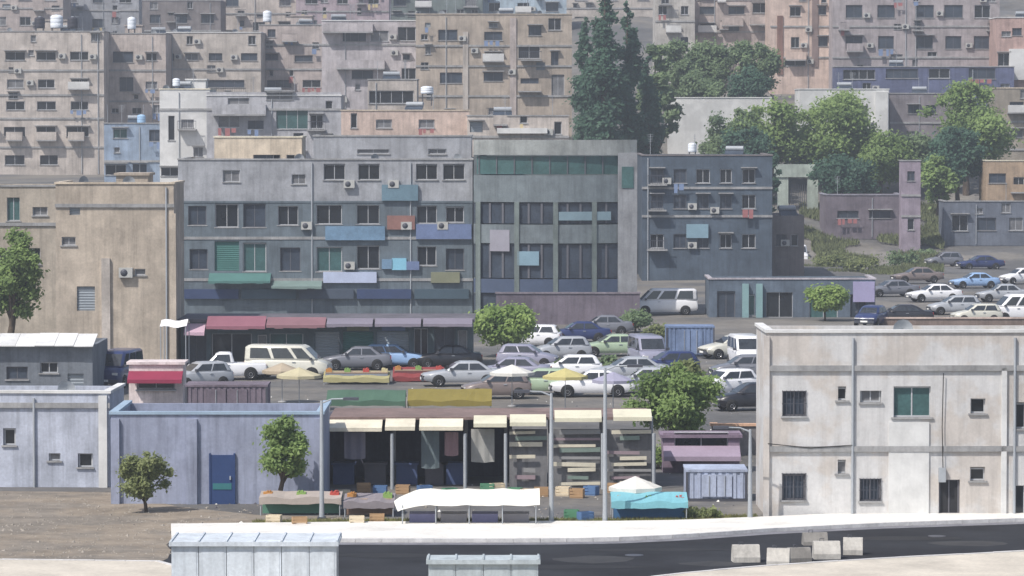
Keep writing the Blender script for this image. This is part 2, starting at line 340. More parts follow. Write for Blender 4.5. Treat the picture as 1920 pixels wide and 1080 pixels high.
def building(label, p0, p1, pt, Y, depth, wm, wins=(), name='apartment_building', cat='building', yaw=0.0, bands=(), coping=None, base=None,
             pilasters=(), ac=(), balcony=(), hut=(), dishes=(), roof=None, group=None, lower=None, pipe=()):
    """front wall from photo column p0 to p1, top at row pt, front face at distance Y"""
    x0, x1 = X(p0, Y), X(p1, Y); W = x1 - x0; xc = (x0 + x1) / 2
    zb = (min(T(x0, Y), T(x1, Y), T(xc, Y + depth)) if base is None else base) - 0.3; Ht = Z(pt, Y) - zb
    e = thing(name, label, cat, (xc, Y, zb), yaw, group); e['W'] = W
    lx = lambda px: X(px, Y) - xc; lz = lambda py: Z(py, Y) - zb; s = Y / FOC
    rects = []
    for w in wins:
        cx, cy, ww, hh = lx(w[0]), lz(w[1]), w[2]*s, w[3]*s
        a, b_ = max(cx-ww/2, -W/2+.12), min(cx+ww/2, W/2-.12)
        if b_ - a < .25: continue
        rects.append((a, b_, cy-hh/2, cy+hh/2, w[4] if len(w) > 4 else 'd'))
    if Y > 385 and cat == 'building' and W > 5:
        rr = random.Random(int(p0 * 13 + Y)); nx_ = max(2, int(W / 2.3)); nz = max(1, int((Ht - 1) / 1.7))
        for i in range(nx_):
            for j in range(nz):
                if rr.random() > .42: continue
                cx = -W/2 + W * (i + .5) / nx_ + rr.uniform(-.3, .3); c = Ht - 1.3 - j * 1.7 + rr.uniform(-.2, .2); w_, h_ = rr.uniform(.5, 1.2), rr.uniform(.5, 1.1)
                if c < .6 or abs(cx) + w_/2 > W/2 - .3 or any(cx - w_/2 < r_[1] + .3 and cx + w_/2 > r_[0] - .3 and c < r_[3] + .3 and c + h_ > r_[2] - .3 for r_ in rects): continue
                if any(lx(q[0]) - .2 < cx + w_/2 and lx(q[1]) + .2 > cx - w_/2 for q in pilasters): continue
                rects.append((cx - w_/2, cx + w_/2, c, c + h_, rr.choice('lbldsd')))
    mb = MB(); t = 0.22
    zsplit = lz(lower[0]) if lower else None
    facade(mb, W, 0, Ht, [r[:4] for r in rects])
    mb.add([(-W/2,0,0),(-W/2,depth,0),(-W/2,depth,Ht),(-W/2,0,Ht)], [(0,3,2,1)][::1]); mb.add([(W/2,0,0),(W/2,depth,0),(W/2,depth,Ht),(W/2,0,Ht)], [(0,1,2,3)])
    mb.add([(-W/2,depth,0),(W/2,depth,0),(W/2,depth,Ht),(-W/2,depth,Ht)], [(0,3,2,1)])
    rz = Ht - 0.55                                             # parapet: inner faces and top
    o4 = [(-W/2,0),(W/2,0),(W/2,depth),(-W/2,depth)]; i4 = [(-W/2+t,t),(W/2-t,t),(W/2-t,depth-t),(-W/2+t,depth-t)]
    for k in range(4):
        a, b_, c, d = o4[k], o4[(k+1)%4], i4[(k+1)%4], i4[k]
        mb.add([(*a,Ht),(*b_,Ht),(*c,Ht),(*d,Ht)], [(0,1,2,3)]); mb.add([(*d,Ht),(*c,Ht),(*c,rz),(*d,rz)], [(0,1,2,3)])
    mb.build('wall', wm, e)
    MB().box(-W/2+t+.002, W/2-t-.002, t+.002, depth-t-.002, rz-.2, rz).build('roof', roof or ROOFM, e)
    if coping:
        c = MB(); q = .07
        c.box(-W/2-q, W/2+q, -q, t+.05, Ht+.003, Ht+.12); c.box(-W/2-q, -W/2+t+.05, t+.05, depth+q, Ht+.003, Ht+.12); c.box(W/2-t-.05, W/2+q, t+.05, depth+q, Ht+.003, Ht+.12)
        c.build('coping', coping, e)
    if lower:                                                  # thin darker cladding on the lower storeys
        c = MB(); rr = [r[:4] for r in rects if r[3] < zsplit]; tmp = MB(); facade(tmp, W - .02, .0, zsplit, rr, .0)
        c.add([(x, y - .045, z) for x, y, z in tmp.v], tmp.f); c.box(-W/2, W/2, -.09, -.003, zsplit, zsplit + .14); c.build('overlay', lower[1], e)
    for a, b_, c, d, st in rects: window(e, (a+b_)/2, 0, c, b_-a, d-c, st)
    for py in bands:
        z = lz(py); MB().box(-W/2-.03, W/2+.03, -.10, -.003, z-.12, z+.10).build('floor_band', CONC if wm.name != 'concrete' else KERB, e)
    for q in pilasters:
        a, b_, ya, yb, out, m = q; MB().box(lx(a), lx(b_), -out, -.003, max(0, lz(yb)), lz(ya)).build('pilaster', m, e)
    for (px, py) in ac: link('air_conditioner', cached('ac', ac_mesh), e, (lx(px), 0, lz(py)))
    for (a, b_, py, st) in balcony:
        z = lz(py); bx0, bx1 = lx(a), lx(b_); bo = MB().box(bx0, bx1, -1.1, -.004, z-.16, z).build('balcony', CONC, e)
        if st == 'solid': MB().box(bx0, bx1, -1.1, -.98, z+.003, z+.95).box(bx0, bx0+.1, -.975, -.01, z+.003, z+.95).box(bx1-.1, bx1, -.975, -.01, z+.003, z+.95).build('parapet', wm, bo)
        else:
            rb = MB(); n = max(3, int((bx1-bx0)/.22))
            for i in range(n+1): x = bx0+.03+(bx1-bx0-.06)*i/n; rb.box(x-.015, x+.015, -1.08, -1.05, z+.003, z+.9)
            rb.box(bx0, bx1, -1.09, -1.03, z+.903, z+.96); rb.build('railing', METAL_D, bo)
    for (a, b_, py) in hut:
        MB().box(lx(a), lx(b_), depth*.35, depth*.35+3, rz+.003, lz(py)).box(lx(a)-.12, lx(b_)+.12, depth*.35-.12, depth*.35+3.12, lz(py)+.003, lz(py)+.15).build('stair_tower', wm, e)
    for px in dishes: link('satellite_dish', cached('dish', dish_mesh), e, (lx(px), .8, rz), R.uniform(-.9, .9))
    if Y > 330 and cat == 'building': clutter(e, W, depth, Ht, rz, rects, wm, int(p0 * 7 + Y), balcony)
    for px in pipe: MB().tube([(lx(px), -.08, .1), (lx(px), -.08, Ht-.2)], [.06, .06], 6).build('downpipe', METAL, e)
    return e
def grid(cols, rows, w, h, styles='d', skip=0.0, seed=1):
    r = random.Random(seed); out = []
    for y in rows:
        for x in cols:
            if r.random() < skip: continue
            out.append((x, y, w * r.uniform(.9, 1.1), h, r.choice(styles)))
    return out

# palette of walls, from the photograph
W_WHITE = wall('white_render', 206, 205, 204, k=1.0, var=0.12, streak=0.2, patch=(RGB(202, 195, 188, .96), .5))
W_WBLUE = wall('pale_blue_render', 184, 190, 204, k=1.05, var=.2)
W_BLUE = wall('blue_grey_paint', 132, 138, 157, k=1.45, var=.14)
W_TAN = wall('tan_stone', 174, 162, 147, streak=.3)
W_TAN2 = wall('warm_tan_stone', 166, 156, 142)
W_GREY = wall('grey_limestone', 182, 173, 165)
W_GREY2 = wall('grey_render', 176, 168, 160, streak=.3)
W_LAV = wall('lavender_grey_render', 172, 161, 156)
W_PALE = wall('pale_grey_render', 152, 154, 159)
W_MID = wall('blue_grey_stone', 110, 119, 123)
W_DARK = wall('slate_render', 76, 88, 101)
W_DARK2 = wall('dark_taupe_render', 120, 114, 114)
W_CREAM = wall('cream_render', 196, 182, 162)
W_PINK = wall('pinkish_stone', 192, 172, 160)
W_BROWN = wall('brownish_render', 166, 154, 141)
W_GREEN = wall('grey_green_render', 108, 118, 116)
WHITE_P = wall('white_paint', 232, 232, 230, k=.88, var=.06, streak=.08)
CREAM_P = wall('cream_paint', 226, 218, 196, k=1.0, var=.1, streak=.1)

# --- right foreground: two-storey white building
e = building('large white two-storey building with dark square windows beside the road', 1438, 2090, 624, 150.6, 5, W_WHITE,
    [(1490,757,44,47,'b'),(1580,738,15,26,'d'),(1634,744,40,22,'l'),(1712,754,70,58,'g'),(1836,762,28,28,'d'),(1925,780,36,50,'d'),
     (1490,914,44,50,'b'),(1580,876,15,26,'l'),(1634,920,40,42,'b'),(1783,934,40,66,'o'),(1836,890,28,26,'d'),(1925,940,36,56,'d'),(2010,780,44,47,'b'),(2010,914,44,50,'b')],
    name='white_building', coping=WHITE_P, bands=(690, 842), base=0, pilasters=[(1668,1744,792,985,.07,WHITE_P),(1432,1443,630,985,.12,W_WHITE),(1880,1890,690,985,.1,WHITE_P)],
    ac=[], dishes=[1700], pipe=(1600, 1905), yaw=math.radians(1.0))
def dress_white(e, Y=150.6):
    lx = lambda p: X(p, Y) - e.location.x; lz = lambda p: Z(p, Y) - e.location.z
    for cx, cy, w, h in ((1490,914,44,50),(1634,920,40,42),(1490,757,44,47)):
        a, b, c, d = lx(cx-w/2), lx(cx+w/2), lz(cy+h/2), lz(cy-h/2); g = MB()
        for i in range(7): x = a+(b-a)*i/6; g.box(x-.01, x+.01, -.05, -.03, c-.03, d+.03)
        for z in (c, (c+d)/2, d): g.box(a-.03, b+.03, -.065, -.052, z-.012, z+.012)
        g.build('window_grille', METAL_D, e)
    MB().box(lx(1762), lx(1775), -.2, -.004, lz(905), lz(878)).build('meter_box', METAL, e)
    for pts in (((1440,832),(1520,840),(1600,835)),((1770,878),(1768,800),(1770,700)),):
        MB().tube([(lx(a), -.12, lz(b)) for a, b in pts], [.018]*len(pts), 5).build('cable', RUBBER, e)
dress_white(e)
# --- left: small pale house, blue warehouse
building('small pale blue-white flat-roofed house at the left edge', -150, 204, 738, 162.5, 4.5, W_WBLUE,
    [(15,820,24,32,'d'),(158,864,28,26,'d'),(100,858,22,14,'l')], name='small_house', coping=WHITE_P, base=0,
    pilasters=[(184,200,742,915,.14,WHITE_P)], pipe=(62,), dishes=(120,), yaw=math.radians(-2), bands=(760,))
e = building('long blue-grey warehouse wall behind two small trees', 206, 604, 778, 155.5, 6, W_BLUE, [], name='warehouse', coping=plain('warehouse_coping', 140, 160, 178), base=0,
    pilasters=[(348,368,786,985,.16,W_BLUE),(206,222,786,985,.16,W_BLUE),(588,604,786,985,.16,W_BLUE)], roof=mat('warehouse_roof', (.20,.22,.25), var=.25))
def navy_door(e, Y, px, w, h):
    m = plain('navy_door_paint', 40, 62, 105); x = X(px, Y) - e.location.x
    d = MB().box(x-w/2, x+w/2, -.09, -.004, .3, .3+h).box(x-w/2-.07, x-w/2-.002, -.12, -.004, .3, .3+h+.07).box(x+w/2+.002, x+w/2+.07, -.12, -.004, .3, .3+h+.07).build('door', m, e)
    MB().box(x-w/2+.08, x+w/2-.08, -.11, -.092, .9, 1.15).build('panel', plain('teal_panel', 50, 110, 115), d); MB().box(x+w/2-.16, x+w/2-.1, -.15, -.092, 1.3, 1.45).build('handle', METAL, d)
navy_door(e, 155.5, 415, .92, 2.0)
# --- left: tall tan building and its neighbour
building('tall narrow tan stone building with a blank front wall', 104, 326, 345, 236, 6, W_TAN, [(128,452,26,16,'l'),(140,396,20,14,'s'),(160,560,34,46,'s'),(262,510,20,12,'l')],
    name='tan_building', coping=W_CREAM, bands=(385,), base=0, pilasters=[(190,206,484,700,.18,W_GREY2),(318,330,400,700,.12,W_TAN)], ac=[(236, 520)], pipe=(312,), dishes=(150, 240), yaw=math.radians(-1), hut=[(210,270,330)])
building('pale building at the left edge behind the tan building, over a tree', -170, 112, 350, 256, 10, W_TAN2, [(25,392,24,44,'g'),(75,396,28,16,'l'),(60,480,30,30,'d'),(0,480,24,30,'d')], name='corner_building', coping=CONC, base=0, bands=(420,))
# --- the long central block
LOW = wall('lower_storey_dark', 98, 109, 117)  # darker wall tone for the lower storeys, below a sharp line
r1 = [(627,322,40,30,'d'),(692,322,40,30,'d'),(800,322,40,30,'d'),(851,322,40,30,'d'),(434,330,32,22,'l'),(560,336,26,18,'l')]
r2 = [(370,404,34,36,'b'),(425,404,44,44,'d'),(477,404,42,44,'b'),(540,404,38,36,'d'),(617,402,48,36,'d'),(690,402,42,36,'d'),(800,402,38,34,'d'),(853,402,34,30,'d')]
r3 = [(372,486,34,38,'b'),(425,480,46,56,'G'),(477,482,44,54,'g'),(544,486,38,44,'b'),(617,486,48,46,'g'),(690,482,42,44,'d'),(800,480,36,36,'d'),(853,486,34,40,'b')]
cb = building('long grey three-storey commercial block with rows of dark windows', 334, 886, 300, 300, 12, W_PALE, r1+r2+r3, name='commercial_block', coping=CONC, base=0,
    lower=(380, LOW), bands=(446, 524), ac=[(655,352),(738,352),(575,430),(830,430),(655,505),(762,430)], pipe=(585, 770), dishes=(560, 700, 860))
def panel_on(e, Y, name, px0, px1, py0, py1, m, out=.25, y=-.05):
    x0, x1 = X(px0, Y) - e.location.x, X(px1, Y) - e.location.x; z0, z1 = Z(py1, Y) - e.location.z, Z(py0, Y) - e.location.z
    return MB().box(x0, x1, y-out, y-.004, z0, z1).build(name, m, e)
def awning_on(e, Y, px0, px1, py0, py1, out, m, y=-.05):
    x0, x1 = X(px0, Y) - e.location.x, X(px1, Y) - e.location.x; z0, z1 = Z(py1, Y) - e.location.z, Z(py0, Y) - e.location.z
    mb = MB(); n = max(2, int((x1-x0)/.5))
    for i in range(n):
        a, b = x0+(x1-x0)*i/n, x0+(x1-x0)*(i+1)/n; dz = R.uniform(-.04,.02)
        mb.add([(a,y,z1),(b,y,z1),(b,y-out,z0+.18),(a,y-out,z0+.18),(a,y-out-.01,z0+dz),(b,y-out-.01,z0+dz)], [(0,3,2,1),(3,4,5,2)])
        mb.add([(a,y,z1-.03),(b,y,z1-.03),(b,y-out,z0+.15),(a,y-out,z0+.15)], [(0,1,2,3)])
    return mb.build('awning', m, e)
SGN_B = plain('blue_sign', 104, 134, 160, var=.25); SGN_B2 = plain('slate_blue_sign', 100, 115, 150, var=.2); SGN_R = plain('rust_sign', 134, 98, 90, var=.25)
SGN_L = plain('lavender_sign', 168, 178, 202); SGN_O = plain('olive_sign', 120, 122, 100); SGN_T = plain('teal_board', 96, 122, 136, var=.2); SGN_C = plain('cyan_sign', 120, 175, 198)
for a in ((610,722,424,450,SGN_B),(726,778,404,430,SGN_R),(780,884,420,448,SGN_B2),(716,784,346,376,SGN_T),(606,706,510,530,SGN_L),(808,862,510,530,SGN_O),(735,762,484,506,SGN_C),(716,736,486,504,SGN_B),(762,786,490,506,SGN_B2)):
    panel_on(cb, 300, 'sign_board', *a)
for i, a in enumerate(((392,508,512,530,plain('green_awning',70,108,104)),(510,604,526,540,plain('grey_green_awning',104,122,118)))): awning_on(cb, 300, *a[:4], 1.2, a[4])
for i in range(14):                                            # ground-floor shop openings
    p = 345 + i * 39; window(cb, X(p+14, 300) - cb.location.x, -.1, .3, 1.35, 2.1, 'bodbbGbodbbsbo'[i])
for i in range(5):
    p = 345 + i * 108; panel_on(cb, 300, 'fascia_sign', p, p+102, 542, 560, [plain('navy_fascia',52,66,98),plain('teal_fascia',62,80,92),plain('slate_fascia',66,76,90)][i%3], .3)
# roof-level pieces of the block
building('grey set-back upper storey on the central commercial block', 588, 884, 256, 304, 6, W_PALE, [(700,284,60,8,'l'),(820,284,34,10,'l')], name='upper_storey', base=12.0, coping=CONC)
building('cream-topped rooftop rooms left of the grey upper storey', 402, 566, 258, 309, 6, W_CREAM, [(500,298,50,16,'b'),(519,298,14,16,'d'),(545,298,16,16,'d')], name='rooftop_rooms', base=9.0, coping=CREAM_P)
# --- curved corner block
def corner_block():
    Y = 297; e = thing('corner_block', 'rounded grey corner block with a green glazed top storey', 'building', (X(1040, Y), Y, -.3))
    x0, x1 = X(888, Y) - X(1040, Y), X(1194, Y) - X(1040, Y); N = 24; dep = 12; zt = Z(262, Y) + .3
    def arc(t, out=0): # shallow bowed front
        x = x0 + (x1 - x0) * t; y = -1.6 * math.sin(math.pi * min(1, max(0, t))) ** .8; return x, y - out
    def ring(name, za, zb, out, m, t0=0, t1=1, n=N, parent=e, th=.3):
        mb = MB(); f = [arc(t0+(t1-t0)*i/n, out) for i in range(n+1)]; b = [arc(t0+(t1-t0)*i/n, out-th) for i in range(n+1)]; k = n+1
        vs = [(x,y,za) for x,y in f]+[(x,y,zb) for x,y in f]+[(x,y,za) for x,y in b]+[(x,y,zb) for x,y in b]
        fs = [(i,i+1,k+i+1,k+i) for i in range(n)]+[(k+i,k+i+1,3*k+i+1,3*k+i) for i in range(n)]+[(i+1,i,2*k+i,2*k+i+1) for i in range(n)]+[(2*k+i+1,2*k+i,3*k+i,3*k+i+1) for i in range(n)]
        fs += [(0,k,3*k,2*k),(n,2*k+n,3*k+n,k+n)]
        return mb.add(vs, fs).build(name, m, parent)
    zz = lambda py: Z(py, Y) + .3
    MB().box(x0, x1, .5, dep, 0, zt-.5).build('wall', W_MID, e)
    ring('parapet', zz(290), zt, .25, wall('corner_parapet', 146, 150, 148)); ring('glazing_band', zz(326), zz(292), -.05, GLASS_G, 0.02, .9)
    for i in range(9): t = .03 + i*.108; ring('mullion', zz(326), zz(292), .03, FRAME_D, t, t+.006, 1)
    ring('spandrel', zz(378), zz(328), .1, W_MID); ring('spandrel', zz(455), zz(420), .1, W_MID)
    ring('glazing_band', zz(418), zz(380), -.08, GLASS_B); ring('glazing_band', zz(520), zz(457), -.08, GLASS_B)
    for i in range(13):
        t = .015 + i*.079
        for a, b in ((418,380),(520,457)): ring('mullion', zz(a), zz(b), .02, FRAME_D, t, t+.012, 1)
    for i in range(0, 13, 3): t = .012 + i*.079; ring('pilaster', 0, zz(378), .2, W_GREEN, t, t+.03, 1)
    ring('spandrel', zz(548), zz(522), .14, plain('navy_band', 66, 78, 100)); ring('shop_glazing', 0, zz(550), -.1, GLASS_B)
    ring('fascia_sign', zz(470), zz(430), .16, plain('pale_lavender_board', 140,138,148), .10, .22, 4); ring('fascia_sign', zz(496), zz(470), .2, plain('pale_blue_board', 118,146,160), .27, .40, 4)
    ring('fascia_sign', zz(412), zz(396), .16, plain('grey_blue_board',116,138,148), .52, .84, 8)
    MB().box(X(1158,Y)-X(1040,Y), X(1194,Y)-X(1040,Y), -1.0, .48, 0, zz(286)).build('pilaster', wall('pale_pilaster', 134,136,140), e)
    MB().box(X(1165,Y)-X(1040,Y), X(1187,Y)-X(1040,Y), -1.06, -1.003, zz(352), zz(312)).build('window', GLASS_G, e)
corner_block()
building('low mauve-grey street wall under the rounded corner block', 930, 1200, 551, 286, .5, wall('mauve_wall', 108, 100, 110), [], name='street_wall', cat='wall', base=0, coping=wall('mauve_coping',128,120,128))
# --- dark blue-grey block right of the corner block
db = building('dark blue-grey block right of the rounded corner block', 1204, 1448, 292, 362, 14, W_DARK, grid([1232,1275,1318,1361,1404],[330,378,452],24,26,'bbbd',seed=3), name='slate_block', base=0, coping=W_DARK2, bands=(352,405), ac=[(1340,400),(1250,345)], pipe=(1215,))
panel_on(db, 362, 'sign_board', 1287, 1328, 420, 446, plain('pale_blue_board', 118,146,160))
building('dark taupe lower wing joined to the slate block', 1440, 1508, 404, 366, 10, W_DARK2, [(1465,450,20,22,'b'),(1490,450,14,22,'d')], name='taupe_wing', base=0)
building('low row of kiosks with teal columns and a pale flat roof, behind a small tree', 1330, 1642, 524, 296, 6, wall('kiosk_wall', 92,104,118), [(1362,572,34,52,'b'),(1410,572,12,40,'g'),(1462,572,50,48,'d'),(1545,575,54,46,'g'),(1610,575,30,46,'b')], name='kiosk_row', base=0, coping=wall('kiosk_coping', 190,184,190, k=1.0),
    pilasters=[(1392,1404,532,612,.35,plain('teal_column',120,150,152)),(1418,1430,532,612,.35,plain('teal_column',120,150,152)),(1600,1640,528,566,.3,plain('lilac_panel',150,145,178))])

# --- hillside, left to right; nearest rows first
building('white house with a tall narrow window on the slope above the tan building', 300, 394, 168, 402, 9, WHITE_P, [(322,240,12,46,'d'),(352,232,24,16,'l'),(372,285,18,18,'l'),(318,322,36,16,'d'),(365,325,40,20,'d')], name='hillside_house', coping=CREAM_P, bands=(205,), hut=[(345,382,150)], dishes=(310,))
building('house with light blue upper wall beside the white hillside house', 196, 304, 232, 408, 8, wall('sky_blue_render', 140, 156, 176), [(226,250,26,18,'g'),(290,254,20,22,'b'),(215,318,44,20,'d'),(262,318,26,22,'b')], name='blue_house', bands=(302,), coping=CONC, yaw=math.radians(5))
building('grey house with dark teal recessed windows behind the cream rooftop rooms', 388, 640, 180, 392, 9, wall('cool_grey_render',166,166,170), [(430,228,40,22,'l'),(480,234,30,16,'b'),(548,224,60,36,'g'),(594,228,24,26,'d'),(448,190,40,12,'l'),(525,180,50,14,'l')], name='terrace_house', coping=WHITE_P, bands=(205,), balcony=[(400,500,214,'solid')])
building('long beige low house above the grey upper storey', 640, 880, 208, 372, 8, W_PINK, [(664,226,12,28,'d'),(720,232,30,16,'l'),(800,232,30,16,'l')], name='beige_house', coping=W_CREAM, yaw=math.radians(2))
building('beige house with a bright white ledge and two small dark windows', 876, 1066, 218, 366, 8, W_GREY, [(938,224,14,14,'d'),(982,224,14,14,'d'),(893,238,24,20,'s'),(1046,240,14,24,'d')], name='ledge_house', coping=CONC, bands=(256,), pilasters=[(932,1026,240,250,.9,WHITE_P)])
building('grey apartment block at the upper left with three columns of windows', -150, 196, 60, 462, 12, W_GREY, grid([-110,-50,30,88,150],[105,157,198],34,16,'ddbdl',seed=5)+grid([-108,-48,28,87,146],[247],40,18,'d',seed=6)+grid([-90,-40,28,92],[300],34,18,'db',seed=7), coping=CONC, bands=(132,178,222,276), balcony=[(14,44,262,'solid'),(70,108,262,'solid'),(130,160,262,'solid')], ac=[(58,160),(118,110)], hut=[(60,130,38)], dishes=(20,150,180), pipe=(185,))
building('taupe apartment house right of the three-column grey block', 196, 312, 64, 468, 11, wall('taupe_stone', 178, 167, 160), [(232,107,38,20,'b'),(238,158,26,26,'b'),(285,160,22,14,'l'),(285,107,20,14,'d')], coping=CONC, bands=(132,190), hut=[(230,262,48)], dishes=(290,), ac=[(262,112)])
building('grey flat block with a row of wide windows above the white house', 296, 490, 62, 476, 11, W_GREY2, grid([312,405,468],[107],28,14,'bdd',seed=8)+[(314,157,28,16,'d'),(362,158,16,14,'b'),(422,157,74,14,'b'),(360,107,24,12,'l')], coping=WHITE_P, bands=(130,), balcony=[(384,462,172,'rail')], dishes=(330,440), ac=[(440,112)])
building('plain brownish-grey house between the wide-windowed block and the pale terraces', 486, 612, 48, 484, 10, W_LAV, [(510,107,24,12,'b'),(570,110,34,12,'b'),(524,157,46,14,'b'),(585,157,34,14,'d'),(545,70,20,12,'l')], coping=CONC, bands=(84,130), dishes=(560,), yaw=math.radians(-3), hut=[(540,580,30)])
building('house with pale sunlit terraces and violet-grey windows', 604, 782, 40, 452, 11, wall('violet_grey_render',176,170,172), [(665,68,44,20,'b'),(712,68,34,20,'l'),(765,64,38,26,'d'),(680,140,40,16,'b'),(730,142,24,14,'b'),(768,140,30,24,'d')], coping=WHITE_P, bands=(84,), balcony=[(632,722,128,'solid'),(606,700,60,'solid')], ac=[(740,104)], name='terraced_house')
building('brown-topped apartment block left of the tall dark cypress trees', 780, 1072, 28, 446, 12, W_BROWN, [(840,66,36,20,'b'),(925,68,34,16,'b'),(1003,58,24,18,'b'),(1040,46,24,22,'d'),(992,98,40,24,'d'),(925,106,30,14,'l'),(846,146,42,20,'b'),(925,144,36,16,'b'),(993,158,34,22,'b'),(1040,110,14,26,'b'),(1046,160,24,40,'l')], coping=W_TAN, bands=(86,124,180), pilasters=[(956,968,34,220,.15,W_LAV),(868,878,60,210,.12,W_GREY2)], ac=[(960,140),(890,100)], dishes=(830,930,1010), balcony=[(976,1016,112,'rail')])
building('dark garage house with a navy shaded opening on the uphill street', 690, 782, 150, 398, 7, W_GREY2, [(734,182,84,24,'d')], name='garage_house', coping=CONC)
# far row along the top
far = [(-210,120,-40,560,W_LAV,'pale lavender block behind the roofs at the top left corner'),(110,262,-36,572,W_PALE,'pale grey block seen over the taupe apartment house'),(268,415,2,552,W_DARK2,'dark taupe house under the top edge, left of centre'),
       (412,560,-30,566,W_GREY,'far grey house with small openings above the wide-windowed block'),(556,730,-34,556,wall('rosy_grey_render',158,144,150),'rosy grey house at the top edge above the pale terraces'),(728,905,-30,574,W_GREEN,'grey-green house at the top edge above the brown-topped block'),
       (900,1062,-20,582,wall('ice_blue_render',160,176,188),'ice-blue house at the top edge left of the cypress trees'),(1060,1235,-40,600,W_GREY2,'far grey house hidden behind the cypress trees')]
for i, (a, b, t, Y, m, lab) in enumerate(far):
    n = max(2, int((b-a)/44)); cols = [a + (b-a)*(k+.5)/n for k in range(n)]
    building(lab, a, b, t, Y, 10, m, grid(cols, [t+34, t+34+46, t+34+92], 22, 16, 'bdlbd', .15, seed=20+i), coping=(WHITE_P, CREAM_P, CONC)[i % 3], bands=(t+56,), dishes=(a+40,b-30), group=None)
# --- hillside, right
building('white-painted house with two tiny windows right of the cypress trees', 1228, 1302, -10, 500, 9, wall('chalk_render',176,172,166), [(1242,20,16,16,'d'),(1283,20,14,16,'d'),(1262,54,20,10,'l')], name='hillside_house', coping=WHITE_P, bands=(40,))
building('grey apartment house with pale balconies left of the pink tower', 1298, 1452, -40, 506, 10, W_LAV, [(1325,20,28,14,'b'),(1380,20,30,14,'b'),(1425,16,30,18,'d'),(1325,52,26,14,'b'),(1375,54,20,10,'b')], coping=CONC, bands=(0,60), balcony=[(1352,1392,48,'solid'),(1405,1446,46,'solid')])
building('pinkish stone tower house with dark vertical strips', 1444, 1562, -40, 494, 11, W_PINK, [(1490,22,20,18,'d'),(1490,80,16,20,'d'),(1540,20,16,16,'b'),(1542,78,18,18,'b'),(1490,118,40,12,'d')], coping=W_CREAM, bands=(50,108), pilasters=[(1456,1467,30,140,.14,wall('rust_render',128,98,88)),(1521,1533,-20,126,.14,wall('rust_render2',128,112,108))], name='tower_house', balcony=[(1472,1510,112,'solid')], ac=[(1515,60)])
building('wide lavender-grey apartment block with spaced square windows at the top right', 1560, 1872, -40, 488, 13, wall('lavender_block',158,150,151), grid([1600,1660,1732,1786,1840],[22,80],32,24,'bbbd',seed=9)+[(1680,108,22,12,'l')], coping=CONC, bands=(50,108), ac=[(1630,90),(1760,30),(1815,90)], pipe=(1697,), balcony=[(1586,1616,96,'solid')])
building('pink house with a white stair wall at the right edge', 1868, 2090, 34, 480, 10, wall('rose_stone',172,146,138), [(1885,64,18,10,'l'),(1905,60,18,14,'b'),(1880,112,24,24,'d'),(1950,80,30,20,'d')], name='pink_house', coping=WHITE_P, pilasters=[(1890,1960,92,150,.5,WHITE_P)])
def low_wall(label, a, b, pt, Y, m, cop=None, th=.5, name='garden_wall', pb=None):
    return building(label, a, b, pt, Y, th + .8, m, [], name=name, cat='wall', coping=cop)
building('row of low blue-fronted shops under the lavender-grey block', 1566, 1900, 126, 476, 5, wall('navy_shopfront',92,98,126), [(1610,140,60,18,'d'),(1690,138,60,18,'b'),(1760,138,40,18,'d'),(1840,138,50,20,'b')], name='shop_row', base=T(30, 476)-1, coping=CONC)
building('long bright white garden wall right of the cypress trees', 1252, 1446, 184, 455, 1.4, WHITE_P, [], name='garden_wall', cat='wall', coping=WHITE_P)
building('white flat-roofed house half hidden by the broad green tree', 1500, 1666, 168, 452, 9, WHITE_P, [(1530,215,26,24,'d'),(1612,220,30,44,'l')], name='white_house', coping=WHITE_P, pilasters=[(1640,1664,172,270,.3,WHITE_P)])
building('taupe house between the white house and the tall roadside tree', 1668, 1790, 176, 458, 9, wall('taupe_house',126,120,124), [(1712,205,20,16,'b'),(1745,205,20,16,'b'),(1712,255,24,18,'l')], name='taupe_house', coping=CONC, bands=(230,))
building('tan house at the right edge under the pink house', 1868, 2090, 166, 452, 9, wall('sandy_render',146,138,126), [(1905,200,26,18,'b'),(1905,250,24,16,'l'),(1955,210,24,20,'d')], name='tan_house', coping=W_CREAM, bands=(228,280))
building('orange-tan shed with open front at the right edge', 1848, 2090, 302, 424, 6, wall('orange_tan_render',168,146,122), [(1870,334,32,18,'b'),(1910,345,20,26,'d')], name='roadside_shed', coping=CREAM_P)
building('long low lavender-roofed shed beside the pale square tower', 1548, 1694, 366, 412, 8, wall('mauve_shed',112,104,112), [(1590,402,40,14,'b'),(1650,402,40,14,'b')], name='long_shed', coping=wall('shed_coping',142,140,150))
building('pale mauve square tower beside the low lavender-roofed shed', 1690, 1726, 302, 404, 2.4, wall('mauve_tower',150,138,150), [(1708,330,14,18,'b'),(1708,420,12,22,'d')], name='square_tower', cat='tower', coping=CONC, bands=(366,405))
building('grey-blue wall and shed right of the pale square tower', 1770, 2090, 378, 408, 5, wall('grey_blue_shed',104,110,122), [(1800,418,30,30,'d'),(1850,420,36,24,'b'),(1905,420,26,24,'l')], name='grey_shed', coping=CONC)
def gateway():
    Y = 428; zg = T(X(1496, Y), Y) - .3; e = thing('gateway', 'pale concrete gateway of two posts and a lintel under the trees', 'gate', (X(1496, Y), Y, zg)); m = wall('pale_green_concrete',164,174,164)
    for a, b in ((1458,1478),(1514,1534)): MB().box(X(a,Y)-X(1496,Y), X(b,Y)-X(1496,Y), 0, .8, 0, Z(332,Y)-zg).build('post', m, e)
    MB().box(X(1452,Y)-X(1496,Y), X(1540,Y)-X(1496,Y), -.15, .95, Z(332,Y)-zg+.003, Z(308,Y)-zg).build('lintel', m, e)
    for i in range(9): x = X(1481+i*4, Y)-X(1496,Y); MB().box(x-.03, x+.03, .35, .42, 0.15, Z(345,Y)-zg).build('bar', METAL_D, e)
gateway()
